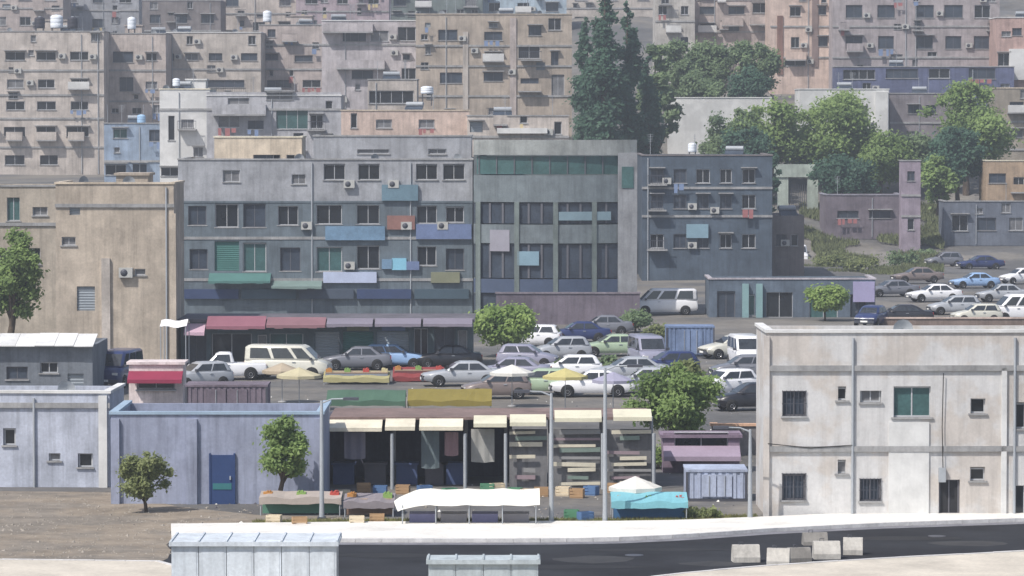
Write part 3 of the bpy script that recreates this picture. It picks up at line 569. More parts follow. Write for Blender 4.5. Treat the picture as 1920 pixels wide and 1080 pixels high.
# ---------------------------------------------------------------- street level: shops, stalls, market
def shop_row():
    Y = 238.0; e = thing('shop_row', 'low dark shop row with a red awning in front of the commercial block', 'shop', (X(610, Y), Y, -.2)); xo = X(610, Y)
    lx = lambda p: X(p, Y) - xo; zz = lambda p: Z(p, Y) + .2
    rects = []
    ops = [(395,472,626,688,'d'),(482,500,628,660,'l'),(504,568,626,688,'g'),(590,636,622,690,'s'),(642,700,622,690,'G'),(706,766,622,690,'s'),(776,802,616,690,'d'),(814,852,612,690,'b'),(858,876,620,660,'l'),(348,386,626,690,'b')]
    W = lx(886) - lx(338); off = (lx(886) + lx(338)) / 2
    mb = MB(); rr = [(lx(a)-off, lx(b)-off, .25, zz(c)) for a, b, c, d, s in ops]
    facade(mb, W, 0, zz(604), rr); Ht = zz(604)
    mb.box(-W/2, W/2, .23, 6, 0, Ht - .002); o = mb.build('wall', wall('shop_wall', 84, 98, 104), e); o.location.x = off
    for (a, b, c, d, s), r in zip(ops, rr): window(e, (r[0]+r[1])/2+off, 0, r[2], r[1]-r[0], r[3]-r[2], s)
    MB().box(lx(334), lx(890), -.4, 6.3, Ht+.002, Ht+.2).build('roof', wall('shop_roof', 120, 116, 124, k=.8), e)
    awning_on(e, Y, 390, 500, 592, 614, 1.5, plain('dusty_red_awning', 132, 86, 98), -.42); awning_on(e, Y, 502, 612, 594, 612, 1.5, plain('faded_brown_awning', 126, 92, 98), -.42)
    for i, (a, b) in enumerate(((614,700),(704,790),(794,886))): awning_on(e, Y, a, b, 596, 610, 1.3, plain('mauve_grey_awning', 120, 114, 126), -.42)
    awning_on(e, Y, 348, 386, 606, 626, 1.2, plain('pale_pink_awning', 178, 150, 164), -.42)
    for i, a in enumerate(((408,465,SGN_T),(650,692,SGN_O),(716,760,SGN_B2))): panel_on(e, Y, 'sign_board', a[0], a[1], 612, 620, a[2], .12)
shop_row()

def pavilion():
    Y = 162.0; e = thing('market_pavilion', 'open market pavilion with cream roof panels and a dark interior', 'pavilion', (X(915, Y), Y, 0)); xo = X(915, Y)
    lx = lambda p: X(p, Y) - xo; zz = lambda p: Z(p, Y)
    segs = [(616,716,808,792),(722,778,806,788),(786,868,806,786),(888,950,800,782),(956,1024,798,780),(1040,1128,790,772),(1150,1222,788,770)]
    for a, b, y0, y1 in segs:
        z0 = zz(y0); x0, x1 = lx(a), lx(b)
        o = MB().add([(x0,-.6,z0),(x1,-.6,z0),(x1,-.6,z0+.16),(x0,-.6,z0+.16),(x0,.5,z0+.3),(x1,.5,z0+.3),(x1,.5,z0+.42),(x0,.5,z0+.42)],
            [(0,1,2,3),(3,2,6,7),(0,4,5,1),(4,7,6,5),(0,3,7,4),(1,5,6,2)]).build('roof_panel', CREAM_P if a < 800 else plain('aged_cream_panel', 196, 192, 170), e)
    zt = zz(790)
    MB().box(lx(616), lx(1222), .54, 5.5, zt, zt+.12).build('roof', wall('pinkish_roof_sheet', 150, 128, 122, k=.8), e)
    for p in (606, 735, 872, 948, 1032, 1130, 1226): 
        for yy, zz_ in ((-.45, zz(812)), (2.5, zt - .01)): MB().tube([(lx(p),yy,0),(lx(p),yy,zz_)], [.075,.075], 8).build('post', METAL, e)
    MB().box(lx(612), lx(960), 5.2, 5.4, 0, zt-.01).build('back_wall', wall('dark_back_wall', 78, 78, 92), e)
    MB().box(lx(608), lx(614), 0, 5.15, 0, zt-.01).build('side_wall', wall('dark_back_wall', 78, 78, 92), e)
    for k, p in enumerate((640, 700, 760, 815, 850)):          # counters inside
        c = MB().box(lx(p)-.45, lx(p)+.45, 1.6, 2.3, .0, .85).box(lx(p)-.52, lx(p)+.52, 1.5, 2.4, .853, .92)
        c.build('counter', [plain('counter_blue', 70, 84, 120), plain('counter_grey', 95, 92, 98)][k % 2], e)
    for bay, (a, b) in enumerate(((955,1026),(1038,1126),(1136,1222))):   # slatted screens of the right-hand bays
        ms = [plain('slat_cream', 190,184,166), plain('slat_mauve', 136,120,126), plain('slat_grey', 132,132,132), plain('slat_green', 112,128,120)]
        for i in range(9):
            z = .15 + i * .27 + R.uniform(-.04, .04); o0, o1 = R.choice((0, 0, .25, .6)), R.choice((0, 0, .2, .5))
            if R.random() < .16: continue
            t1, t2 = R.uniform(-.04, .04), R.uniform(.1, .2); x0_, x1_ = lx(a)+o0, lx(b)-o1; y_ = -.1+.02*(i%2)
            MB().add([(x0_,y_,z),(x1_,y_,z+t1),(x1_,y_+.05,z+t1),(x0_,y_+.05,z),(x0_,y_,z+t2),(x1_,y_,z+t1+t2),(x1_,y_+.05,z+t1+t2),(x0_,y_+.05,z+t2)], [(0,3,2,1),(4,5,6,7),(0,1,5,4),(1,2,6,5),(2,3,7,6),(3,0,4,7)]).build('slat', ms[(i*5+bay*2) % 4 if i % 3 else 0], e)
        MB().box(lx(a), lx(b), .12, .2, 0, 2.5).build('back_wall', wall('bay_wall', 112, 112, 114), e)
    for k, (p, w, y0, y1) in enumerate(((664,40,812,862),(806,34,810,880),(846,26,812,856),(905,44,806,868))):
        x0, x1 = lx(p-w/2), lx(p+w/2); n = 8; y = .2 if p < 950 else -.16
        MB().add([(x0+(x1-x0)*i/n, y+.05*math.sin(i*1.7+k)+j*.02, zz(y0)+(zz(y1)-zz(y0))*j/3-.04*math.sin(math.pi*i/n)*(j>0)) for j in range(4) for i in range(n+1)], [(j*(n+1)+i, (j+1)*(n+1)+i, (j+1)*(n+1)+i+1, j*(n+1)+i+1) for j in range(3) for i in range(n)], 0, True).build('hanging_cloth', plain('hung_cloth_%d' % (k%4), *[(120,116,128),(96,108,112),(140,112,116),(150,150,146)][k%4]), e)
    return e
pavilion()
def stall(label, a, b, y_ridge, y_eave, Y, m, goods, out=1.4, name='market_stall', drop=.25, group=None):
    e = thing(name, label, 'market stall', (X((a+b)/2, Y), Y, 0), 0, group); w = (X(b,Y)-X(a,Y))/2
    z1, z0 = Z(y_ridge, Y), Z(y_eave, Y); n = 10; mb = MB()
    zr = max(z1, z0 + .2)
    top = [(-w+2*w*i/n, out*.55, zr+R.uniform(-.02,.02)) for i in range(n+1)]; fr = [(-w+2*w*i/n, -out*.45, z0+drop+(.05*math.sin(i*math.pi/2.5))) for i in range(n+1)]
    lo = [(x, y-.01, z0+R.uniform(-.03,.03)) for x, y, z in fr]; bk = [(x, out*1.3, z0+drop) for x, y, z in top]; k = n+1
    mb.add(top+fr+lo+bk, [(k+i,k+i+1,i+1,i) for i in range(n)]+[(2*k+i,2*k+i+1,k+i+1,k+i) for i in range(n)]+[(i,i+1,3*k+i+1,3*k+i) for i in range(n)], 0, False)
    mb.build('canopy', m, e)
    for sx in (-1, 1):
        for y in (-out*.42, out*1.25): MB().tube([(sx*(w-.06),y,0),(sx*(w-.06),y,z0+drop)], [.025,.025], 6).build('post', METAL, e)
    t = MB().box(-w+.1, w-.1, -.1, out, .62, .68); t.build('table', plain('stall_board',150,130,110), e)
    MB().box(-w+.1, w-.1, -.11, -.1, .05, .6).build('cloth', goods, e)
    for i in range(max(2, int(w*2.2))):
        x = -w+.3+(2*w-.6)*i/max(1,int(w*2.2)-1); g = plain('crate_'+str(i%4), *[(170,120,60),(120,150,80),(170,70,60),(180,170,130)][i%4])
        mb = MB().box(x-.18, x+.18, .05, .5, .683, .86); r2 = random.Random(i)
        for q in range(5): mb.lathe([(.001,-.06),(.06,0),(.001,.06)], 6, (x+r2.uniform(-.12,.12), r2.uniform(.1,.42), .88))
        mb.build('produce', g, e)
    return e
stall('market stall with a green awning behind the cream-roofed pavilion', 612, 760, 734, 760, 184, plain('green_canvas', 84, 116, 96, k=.8), plain('goods_cloth_grey',110,100,96))
stall('market stall with a mustard yellow awning behind the cream-roofed pavilion', 764, 922, 732, 760, 184.5, plain('mustard_canvas', 146, 132, 62, k=.8), plain('goods_cloth_pink',150,120,114))
stall('small red canopied stall between the shop row and the mustard awning', 736, 832, 690, 714, 226, plain('maroon_canvas', 150, 66, 66, k=.8), plain('goods_cloth_maroon',110,64,66))
stall('pale yellow canopied stall left of the small red stall', 606, 730, 698, 716, 224, plain('straw_canvas', 190, 182, 130, k=.75), plain('goods_cloth_lav',120,126,140))
def tarp_canopy():
    Y = 147.6; e = thing('canvas_canopy', 'long low white canvas canopy beside the pale pavement', 'canopy', (X(880, Y), Y, 0)); x0, x1 = X(738, Y)-X(880, Y), X(1012, Y)-X(880, Y); nx, ny = 28, 10; vs = []
    for j in range(ny+1):
        v = j/ny
        for i in range(nx+1):
            u = i/nx; arch = math.sin(math.pi*(.12+.76*v)); hip = min(1, u/.16)**.7; sag = .05*abs(math.sin(u*math.pi*4))
            vs.append((x0+(x1-x0)*(u+.05*(1-hip)*(1-arch)), -1.0+2.3*v, .58+.82*arch*(.55+.45*hip)-sag-.12*(1-hip)+mnoise.noise((u*9,v*6,1))*.03))
    k = nx+1; MB().add(vs, [(j*k+i,j*k+i+1,(j+1)*k+i+1,(j+1)*k+i) for j in range(ny) for i in range(nx)], 0, True).build('canvas', plain('white_canvas', 236, 234, 222, k=.95, var=.1), e)
    for i in range(5):
        x = x0+.35+(x1-x0-.5)*i/4
        for y in (-.9, 1.2): MB().tube([(x,y,0),(x,y,.86)], [.025,.025], 6).build('post', METAL, e)
    for i in range(4): a = x0+.6+i*(x1-x0-.8)/4; MB().box(a, a+1.0, -.3, .7, .1, .46).build('counter', [plain('violet_counter', 104, 104, 136), plain('grey_counter', 120, 118, 124)][i%2], e)
tarp_canopy()
stall('low beige stall with green cloth front beside the blue warehouse', 486, 640, 926, 944, 151.5, plain('beige_canvas', 190, 178, 168, k=.8), plain('goods_cloth_green', 80, 122, 104))
stall('low grey-mauve stall left of the white canvas stall', 644, 740, 930, 952, 151, plain('mauve_canvas', 150, 142, 146, k=.8), plain('goods_cloth_brown', 120, 98, 84))

def box_thing(name, label, cat, a, b, pt, Y, depth, m, parts=None, rz=0, pb=None):
    zb = 0 if pb is None else Z(pb, Y); e = thing(name, label, cat, (X((a+b)/2,Y), Y, zb), rz); w = (X(b,Y)-X(a,Y))/2; h = Z(pt,Y)-zb
    return e, w, h, depth
def parasol(label, px, py, r_, h, m):
    p = P(px, py); e = thing('market_parasol', label, 'parasol', (p.x, p.y, 0), 0, 'market parasols'); mb = MB(); n = 8; vs = [(0,0,h)]; fs = []
    for i in range(n): a = 2*math.pi*i/n; vs += [(r_*math.cos(a), r_*math.sin(a), h-.42), (r_*math.cos(a)*1.0, r_*math.sin(a), h-.58)]
    for i in range(n): a, b = 1+2*i, 1+2*((i+1)%n); fs += [(0,a,b), (a,a+1,b+1,b)]
    mb.add(vs, fs).build('canopy', m, e); MB().tube([(0,0,0),(0,0,h-.03)], [.025,.02], 6).build('pole', METAL, e); MB().lathe([(.01,.0),(.25,.0),(.25,.08),(.05,.12)],10).build('base', CONC, e)
def container(label, a, b, pt, Y, m, depth=2.4):
    e, w, h, d = box_thing('storage_container', label, 'container', a, b, pt, Y, depth, m); mb = MB(); n = int(w*2/.14)
    for i in range(n):
        x0, x1 = -w+2*w*i/n, -w+2*w*(i+1)/n; y = 0 if i % 2 else .04
        mb.box(x0, x1, y, .2, .12, h-.1)
    mb.box(-w, w, .21, d, .1, h-.1); mb.build('body', m, e)
    MB().box(-w-.03, w+.03, -.03, d+.03, h-.097, h).build('roof', m, e); MB().box(-w-.03, w+.03, -.03, d+.03, 0, .097).build('base_frame', METAL_D, e)
    for x in (-w-.02, w-.08): MB().box(x, x+.1, -.035, .05, .1, h-.1).build('corner_post', METAL_D, e)
    for i in range(2):
        dr = MB().box(-w*.5+i*w*.52, i*w*.52-.02, -.06, -.005, .2, h-.2).build('door', m, e); MB().tube([(-w*.25+i*w*.52,-.09,.25),(-w*.25+i*w*.52,-.09,h-.25)],[.02,.02],6).build('lock_bar', METAL, dr)
container('mauve-grey storage container behind the blue warehouse roof', 346, 500, 722, 186, wall('mauve_container', 112, 102, 112))
container('steel-blue storage container beside the parked cars', 1250, 1340, 612, 248, wall('steel_blue_container', 112, 130, 162))
container('pale blue storage container between the large white building and the kerb', 1288, 1402, 882, 156.5, wall('pale_blue_container', 168, 178, 200, k=1.1))

def kiosk(label, a, b, pt, Y, m, am, name='kiosk', cat='kiosk'):
    e, w, h, d = box_thing(name, label, cat, a, b, pt, Y, 2.0, m); mb = MB(); facade(mb, 2*w, 0, h, [(-w*.7, w*.7, 1.0, 1.75)])
    mb.add([(-w,0,0),(-w,d,0),(-w,d,h),(-w,0,h)],[(0,3,2,1)]); mb.add([(w,0,0),(w,d,0),(w,d,h),(w,0,h)],[(0,1,2,3)]); mb.add([(-w,d,0),(w,d,0),(w,d,h),(-w,d,h)],[(0,3,2,1)]); mb.build('wall', m, e)
    MB().box(-w-.12, w+.12, -.12, d+.12, h+.002, h+.14).build('roof', m, e); window(e, 0, 0, 1.0, w*1.4, .75, 'd')
    MB().add([(-w,-.005,h-.35),(w,-.005,h-.35),(w,-.9,h-.75),(-w,-.9,h-.75),(-w,-.91,h-.95),(w,-.91,h-.95)],[(0,3,2,1),(3,4,5,2)]).build('awning', am, e)
    MB().box(-w*.75, w*.75, -.3, -.004, .93, .98).build('counter', METAL, e); return e
kiosk('small pinkish-white kiosk with a dark red awning right of the tan building', 240, 342, 684, 206, wall('kiosk_white', 228, 214, 212, k=1.0), plain('crimson_awning', 130, 40, 66))
kiosk('mauve-roofed hut beside the olive street tree', 1244, 1388, 822, 169, wall('hut_mauve', 132, 116, 132), plain('hut_awning', 142, 128, 144), name='roadside_hut', cat='hut')
def canopy_frame(label, a, b, y0, Y):
    e = thing('sun_shade', label, 'awning', (X((a+b)/2,Y), Y, 0)); w = (X(b,Y)-X(a,Y))/2; z = Z(y0, Y)
    mb = MB(); n = 6
    mb.add([(-w+2*w*i/n, y, z+dz+.06*math.sin(i*1.3)) for y, dz in ((-1.2,-.35),(0,0),(1.2,-.3)) for i in range(n+1)], [(j*(n+1)+i, j*(n+1)+i+1, (j+1)*(n+1)+i+1, (j+1)*(n+1)+i) for j in range(2) for i in range(n)], 0, True)
    mb.build('canvas', plain('white_sail', 240,240,238,k=1.0,var=.05), e)
    for sx in (-1,1):
        for y in (-1.15,1.15): MB().tube([(sx*(w-.05),y,0),(sx*(w-.05),y,z-.3)],[.03,.03],6).build('post', METAL, e)
canopy_frame('white canvas sun shade on posts at the right corner of the tan building', 302, 352, 600, 231)
building('grey lean-to sheds with a bright white roof edge left of the tan building', -150, 172, 650, 214, 8, wall('shed_grey', 112, 118, 126), [(30,700,40,24,'b'),(90,690,34,20,'d'),(140,712,30,22,'s')], name='lean_to_shed', base=0)
sh = bpy.data.objects['lean_to_shed']; sw = sh['W'] / 2
for i in range(9):
    a = -sw - .1 + i * (2 * sw + .2) / 9; b = a + (2 * sw + .2) / 9 - .02; z = Z(650, 214) + .32 + R.uniform(-.03, .03)
    MB().add([(a,-.5,z),(b,-.5,z),(b,2.0,z+.55),(a,2.0,z+.55),(a,-.5,z+.05),(b,-.5,z+.05),(b,2.0,z+.6),(a,2.0,z+.6)], [(0,3,2,1),(4,5,6,7),(0,1,5,4),(1,2,6,5),(2,3,7,6),(3,0,4,7)]).build('roof_sheet', WHITE_P, sh)
building('low brown-topped boundary wall behind the large white building', 1640, 2090, 598, 284, .6, wall('brown_wall', 128, 112, 104), [], name='boundary_wall', cat='wall', base=0, coping=W_PINK)
building('low rubble wall with an orange-tan top left of the large white building', 1336, 1434, 800, 178, .6, wall('rubble_wall', 120, 116, 116), [], name='boundary_wall', cat='wall', base=0, coping=wall('tan_coping', 196, 158, 130))

# rooftop water tanks
def tank(label, px, pb, Y, hpx, m, wpx=None):
    s = Y/FOC; h = hpx*s; r = (wpx or hpx)*s*.5
    e = thing('water_tank', label, 'water tank', (X(px,Y), Y+2.2, Z(pb,Y)-.0), 0, 'rooftop water tanks')
    MB().lathe([(r*.96,.25),(r,.3),(r,.3+h*.3),(r*.97,.3+h*.32),(r,.3+h*.36),(r,.3+h*.62),(r*.97,.3+h*.64),(r,.3+h*.68),(r*.98,.3+h*.86),(r*.6,.3+h*.97),(.02,.3+h)],16).build('drum', m, e)
    MB().lathe([(r*.28,.3+h*.96),(r*.28,.3+h*1.03),(.01,.3+h*1.05)],10).build('lid', METAL, e)
    mb = MB()
    for sx in (-1,1):
        for sy in (-1,1): mb.box(sx*r*.7-.04, sx*r*.7+.04, sy*r*.7-.04, sy*r*.7+.04, -1.0, .22)
    mb.box(-r*.9, r*.9, -r*.9, r*.9, .2, .25); mb.build('stand', METAL_D, e)
WT = plain('white_plastic', 226, 232, 242, k=1.0); BT = plain('black_plastic', 52, 52, 60); BLT = plain('blue_plastic', 150, 186, 220, k=1.0)
tank('white water tank on the three-column grey block', 104, 56, 462, 24, WT)
tank('dark water tank left of the white one on the three-column grey block', 72, 56, 462, 20, BT)
tank('dark water tank right of the white one on the three-column grey block', 134, 56, 462, 20, BT)
tank('white water tank on the taupe apartment house', 245, 58, 468, 22, WT, 16)
tank('pale water tank on the brownish-grey house', 500, 44, 484, 20, WT, 16)
tank('bright white water tank on the garage house', 800, 180, 392, 13, WT, 24)
tank('light blue water tank on the light blue house', 262, 236, 408, 16, BLT)
tank('white water tank on the white hillside house', 328, 166, 402, 14, WT)
tank('pale water tank on the slate block', 1300, 290, 362, 16, WT)

# ---------------------------------------------------------------- vehicles
def loft(secs, mi=0):
    k = len(secs[0]); vs = [v for s in secs for v in s]
    fs = [(i*k+j, i*k+j+1, (i+1)*k+j+1, (i+1)*k+j) for i in range(len(secs)-1) for j in range(k-1)]
    fs += [tuple(range(k))[::-1], tuple(range((len(secs)-1)*k, len(secs)*k))]
    return vs, fs
KIND = {  # length, half width, wheel positions, (x, deck height) stations, cabin: base front/back, roof front/back, belt, roof
 'sedan': dict(L=4.5, w=.87, wh=(-1.36,1.33), r=.31, deck=[(-2.25,.52),(-2.15,.72),(-1.5,.84),(-.95,.92),(.2,.93),(1.2,.95),(1.7,.97),(2.15,.95),(2.25,.70)], cab=(-1.02,1.72,-.28,.98), belt=.92, roof=1.43),
 'hatch': dict(L=3.9, w=.84, wh=(-1.2,1.2), r=.3, deck=[(-1.95,.54),(-1.86,.76),(-1.3,.90),(-.85,.98),(.3,.99),(1.2,1.0),(1.75,1.02),(1.9,.98),(1.95,.75)], cab=(-.92,1.86,-.18,1.55), belt=.97, roof=1.50),
 'micro': dict(L=3.4, w=.74, wh=(-1.1,1.05), r=.28, deck=[(-1.7,.55),(-1.64,.80),(-1.4,.92),(-1.2,.96),(0,.98),(1.0,.98),(1.55,.98),(1.66,.96),(1.7,.8)], cab=(-1.3,1.68,-.75,1.6), belt=.96, roof=1.62),
 'suv': dict(L=4.6, w=.92, wh=(-1.4,1.4), r=.38, deck=[(-2.3,.66),(-2.2,.92),(-1.5,1.06),(-1.0,1.12),(.2,1.14),(1.3,1.15),(2.0,1.16),(2.22,1.12),(2.3,.9)], cab=(-1.05,2.18,-.3,1.95), belt=1.12, roof=1.80),
 'van': dict(L=4.9, w=.96, wh=(-1.55,1.5), r=.34, deck=[(-2.45,.62),(-2.38,.95),(-2.0,1.12),(-1.75,1.18),(0,1.2),(1.5,1.2),(2.3,1.2),(2.42,1.18),(2.45,.95)], cab=(-1.85,2.43,-1.05,2.38), belt=1.17, roof=2.05),
 'pickup': dict(L=5.0, w=.88, wh=(-1.6,1.5), r=.36, deck=[(-2.5,.62),(-2.4,.88),(-1.7,1.0),(-1.2,1.06),(-.2,1.07),(.5,1.05),(.6,1.02),(2.4,1.02),(2.5,.9)], cab=(-1.25,.52,-.62,.32), belt=1.04, roof=1.68),
}
BODY = paint('car_body_placeholder', 200, 200, 200)
def car_meshes(kind):
    k = KIND[kind]; w = k['w']; secs = []
    for i, (x, zt) in enumerate(k['deck']):
        end = min(1, .35 + .65*min(1, (k['L']/2 - abs(x)) / .45)) if abs(x) > k['L']/2-.45 else 1
        ww = w*(.82+.18*end); zb = .24 + (.12 if abs(x) > k['L']/2-.2 else 0)
        secs.append([(x,-ww*.9,zb),(x,-ww*.99,zb+.14),(x,-ww,zb+.28),(x,-ww*.985,zt-.12),(x,-ww*.93,zt-.03),(x,-ww*.7,zt+.01),(x,0,zt+.025),(x,ww*.7,zt+.01),(x,ww*.93,zt-.03),(x,ww*.985,zt-.12),(x,ww,zb+.28),(x,ww*.99,zb+.14),(x,ww*.9,zb),(x,-ww*.9,zb)])
    vs, fs = loft(secs); body = MB(); body.add(vs, [f[::-1] for f in fs], 0, True)
    a, b, c, d = k['cab']; zb, zr = k['belt']-.02, k['roof']; wb, wt = w*.93, w*.74 if kind not in ('van','micro') else w*.86
    n = 6; secs = []
    for j in range(n+1):                                       # greenhouse: stacked rounded rings
        t = j/n; tt = min(1, t/.9); ww = wb+(wt-wb)*tt; x0 = a+(c-a)*tt; x1 = b+(d-b)*tt; z = zb+(zr-.05-zb)*tt
        if j == n: ww -= .09; x0 += .16; x1 -= .14; z = zr
        q = .12; secs.append([(x0,-ww+q,z),(x0+q,-ww,z),(x1-q,-ww,z),(x1,-ww+q,z),(x1,ww-q,z),(x1-q,ww,z),(x0+q,ww,z),(x0,ww-q,z),(x0,-ww+q,z)])
    vs, fs = loft(secs); body.add(vs, fs, 0, True)
    # glazing, a little proud of the shell
    def pt(t, side, u):                                        # on side: u along the length
        ww = wb+(wt-wb)*t; x0 = a+(c-a)*t; x1 = b+(d-b)*t; return (x0+(x1-x0)*u, side*(ww+.012), zb+(zr-.05-zb)*t)
    lo, hi = .14, .88
    glass = {}
    def endq(front):
        f = lambda t, s: ((a+(c-a)*t)-.014 if front else (b+(d-b)*t)+.014, s*(wb+(wt-wb)*t-.12), zb+(zr-.05-zb)*t)
        g = MB().add([f(lo,-1), f(lo,1), f(hi,1), f(hi,-1)], [(0,3,2,1) if front else (0,1,2,3)]); return g.mesh('windscreen' if front else 'rear_window', CARGLASS)
    glass['windscreen'] = [endq(True)]; glass['rear_window'] = [endq(False)]; sides = []
    cuts = {'sedan':[(.09,.47),(.50,.88)],'hatch':[(.09,.47),(.50,.88)],'suv':[(.08,.38),(.41,.68),(.71,.93)],'van':[(.05,.25),(.29,.58),(.62,.92)],'micro':[(.07,.33),(.37,.63),(.67,.92)],'pickup':[(.12,.85)]}[kind]
    for s in (-1, 1):
        for u0, u1 in cuts: sides.append(MB().add([pt(lo,s,u0),pt(lo,s,u1),pt(hi,s,u1-.01),pt(hi,s,u0+.01)], [(0,1,2,3) if s < 0 else (0,3,2,1)]).mesh('side_window', CARGLASS))
    glass['side_window'] = sides
    r = k['r']; tyre = MB().lathe([(r*.62,-.1),(r*.94,-.1),(r,-.06),(r,.06),(r*.94,.1),(r*.62,.1)], 18); rim = MB().lathe([(.01,.06),(r*.3,.085),(r*.55,.06),(r*.63,.1)], 18).lathe([(r*.63,-.09),(.01,-.08)], 18)
    rot = lambda mb: [(x, -z, y) for x, y, z in mb.v]
    tyre.v = rot(tyre); rim.v = rot(rim)
    arch = MB().lathe([(.01,0),(r*1.17,0),(r*1.17,-.02)], 20); arch.v = rot(arch)
    L = k['L']/2; zl = k['deck'][1][1]
    extra = {'headlight': MB().box(-.03,.05,-.17,.17,-.07,.07).mesh('headlight', LAMP_W), 'tail_light': MB().box(-.05,.03,-.12,.12,-.1,.1).mesh('tail_light', LAMP_R),
        'bumper': MB().box(-.06,.06,-w*.86,w*.86,-.1,.1).mesh('bumper', METAL_D), 'number_plate': MB().box(-.015,.015,-.26,.26,-.06,.06).mesh('number_plate', PLATE),
        'mirror': MB().box(-.08,.06,-.1,.1,-.07,.07).mesh('mirror', METAL_D), 'door_handle': MB().box(-.1,.1,-.02,.02,-.02,.02).mesh('door_handle', METAL)}
    return dict(body=body.mesh('body', BODY), glass=glass, tyre=tyre.mesh('tyre', RUBBER), rim=rim.mesh('rim', CHROME), arch=arch.mesh('wheel_arch', RUBBER), extra=extra)
def vehicle(label, kind, px, py, head, col, group=None):
    """stands at photo point (px, py) on the ground; head: degrees its nose turns from pointing left"""
    k = KIND[kind]; M = cached(('car', kind), lambda: car_meshes(kind)); p = P(px, py)
    e = thing({'sedan':'parked_car','hatch':'parked_car','suv':'parked_car','van':'parked_van','micro':'parked_car','pickup':'pickup_truck'}[kind], label, {'van':'van','pickup':'pickup'}.get(kind,'car'), (p.x, p.y, .01), math.radians(head), group)
    q = 1 + .05 * math.sin(px * 1.7); e.scale = (q, q, 1 + .04 * math.sin(py * 2.3))
    tinted(link('body', M['body'], e), col)
    for n, ms in M['glass'].items():
        for m in ms: link(n, m, e)
    w = k['w']; L = k['L']/2
    for x in k['wh']:
        for s in (-1, 1):
            rz = 0 if s < 0 else math.pi
            link('wheel_arch', M['arch'], e, (x, s*(w+.006), k['r']+.03), rz)
            o = link('wheel', M['tyre'], e, (x, s*(w-.075), k['r']), rz); link('rim', M['rim'], o)
    X_ = M['extra']; zl = k['deck'][1][1]
    for s in (-1, 1):
        link('headlight', X_['headlight'], e, (-L+.06, s*w*.66, zl-.12)); link('tail_light', X_['tail_light'], e, (L-.03, s*w*.7, k['deck'][-2][1]-.2))
        link('mirror', X_['mirror'], e, (k['cab'][0]+.35, s*(w+.06), k['belt']+.1)); link('door_handle', X_['door_handle'], e, (k['cab'][0]+1.35, s*(w+.005), k['belt']-.12))
    link('bumper', X_['bumper'], e, (-L+.02, 0, .42)); link('bumper', X_['bumper'], e, (L-.02, 0, .45)); link('number_plate', X_['number_plate'], e, (-L-.045, 0, .45)); link('number_plate', X_['number_plate'], e, (L+.045, 0, .48))
    return e
PW = paint('white_car_paint', 240, 240, 242, k=.95); PS = paint('silver_car_paint', 176, 180, 186, k=.9); PL = paint('lavender_grey_paint', 150, 150, 170, k=.9); PN = paint('navy_car_paint', 40, 52, 96)
PB = paint('black_car_paint', 34, 34, 40); PG = paint('pale_green_paint', 170, 190, 160, k=.9); PR = paint('red_car_paint', 150, 44, 48); PC = paint('cream_car_paint', 222, 220, 206, k=.85)
PBl = paint('sky_blue_paint', 150, 184, 226, k=.9); PGr = paint('grey_car_paint', 110, 112, 120); PT = paint('taupe_car_paint', 120, 108, 104)
LOT = 'cars parked below the commercial block'; LOTR = 'cars on the open ground at the right'
# in front of the shop row
vehicle('white pickup parked in front of the low shop row', 'pickup', 424, 712, 4, PW, LOT)
vehicle('cream van parked right of the white pickup by the shop row', 'van', 540, 710, 172, PC, LOT)
vehicle('navy van parked left of the pinkish-white kiosk', 'van', 218, 724, 78, PN)
# central parking
for a in (('dark navy car in the shade right of the bright green tree','sedan',1085,642,5,PN),('silver car parked nose-left beside the bright green tree','hatch',1052,676,12,PS),('pale green car at the middle of the parking','sedan',1150,668,8,PG),
    ('lavender-grey car in the front row of the parking','sedan',958,716,-6,PL),('white small car in the front row, right of the lavender-grey car','hatch',1066,712,4,PW),('silver saloon at the right end of the front row','sedan',1180,716,10,PS),
    ('black car left of the bright green tree','sedan',838,690,6,PB),('lavender van left of the steel-blue container','van',1215,690,100,PL),
    ('cream small car right of the steel-blue container','hatch',1372,672,20,PC),('grey car right of the olive street tree','hatch',1392,712,8,PGr),('black car above the rubble wall','hatch',1404,770,14,PB),('white small car beside the black car left of the white building','hatch',1360,742,30,PW)):
    vehicle(*a, LOT)
for a in (('white hatchback behind the silver car in the back row of the parking','hatch',1000,650,-8,PW),('grey saloon at the back of the parking under the mauve street wall','sedan',1130,628,4,PGr),('silver-grey saloon at the left end of the front row','sedan',866,724,6,PS),('pale green hatchback right of the silver-grey saloon','hatch',1010,740,-4,PG),
    ('white saloon in the nearest row, right of the pale green hatchback','sedan',1110,744,3,PW),('taupe hatchback at the left end of the nearest row','hatch',930,748,8,PT),('silver saloon behind the tall lamp post in the nearest row','sedan',1214,738,-3,PS),('lavender hatchback left of the white small car','hatch',990,690,170,PL),
    ('navy hatchback right of the silver saloon in the front row','hatch',1252,704,14,PN),('white van at the right end of the parking beside the rubble wall','van',1400,690,96,PW),('silver hatchback parked left of the white pickup','hatch',372,728,30,PS),('grey saloon right of the cream van by the shop row','sedan',668,694,2,PGr),('sky blue hatchback behind the straw-coloured stall','hatch',740,690,176,PBl)):
    vehicle(*a, LOT)
for a in (('cream parasol left of the green awning stall',560,770,1.2,2.3,plain('cream_parasol',206,196,160,k=.85)),('white parasol right of the mustard awning stall',960,764,1.2,2.3,plain('white_parasol',224,222,214,k=.9)),('pale yellow parasol behind the slatted bays of the pavilion',1060,772,1.2,2.3,plain('yellow_parasol',208,196,130,k=.85)),
    ('lavender parasol behind the right end of the pavilion',1150,780,1.1,2.3,plain('lavender_parasol',170,168,190,k=.85)),('beige parasol beside the mauve-grey container',528,756,1.1,2.2,plain('beige_parasol',190,174,150,k=.85))): parasol(*a)
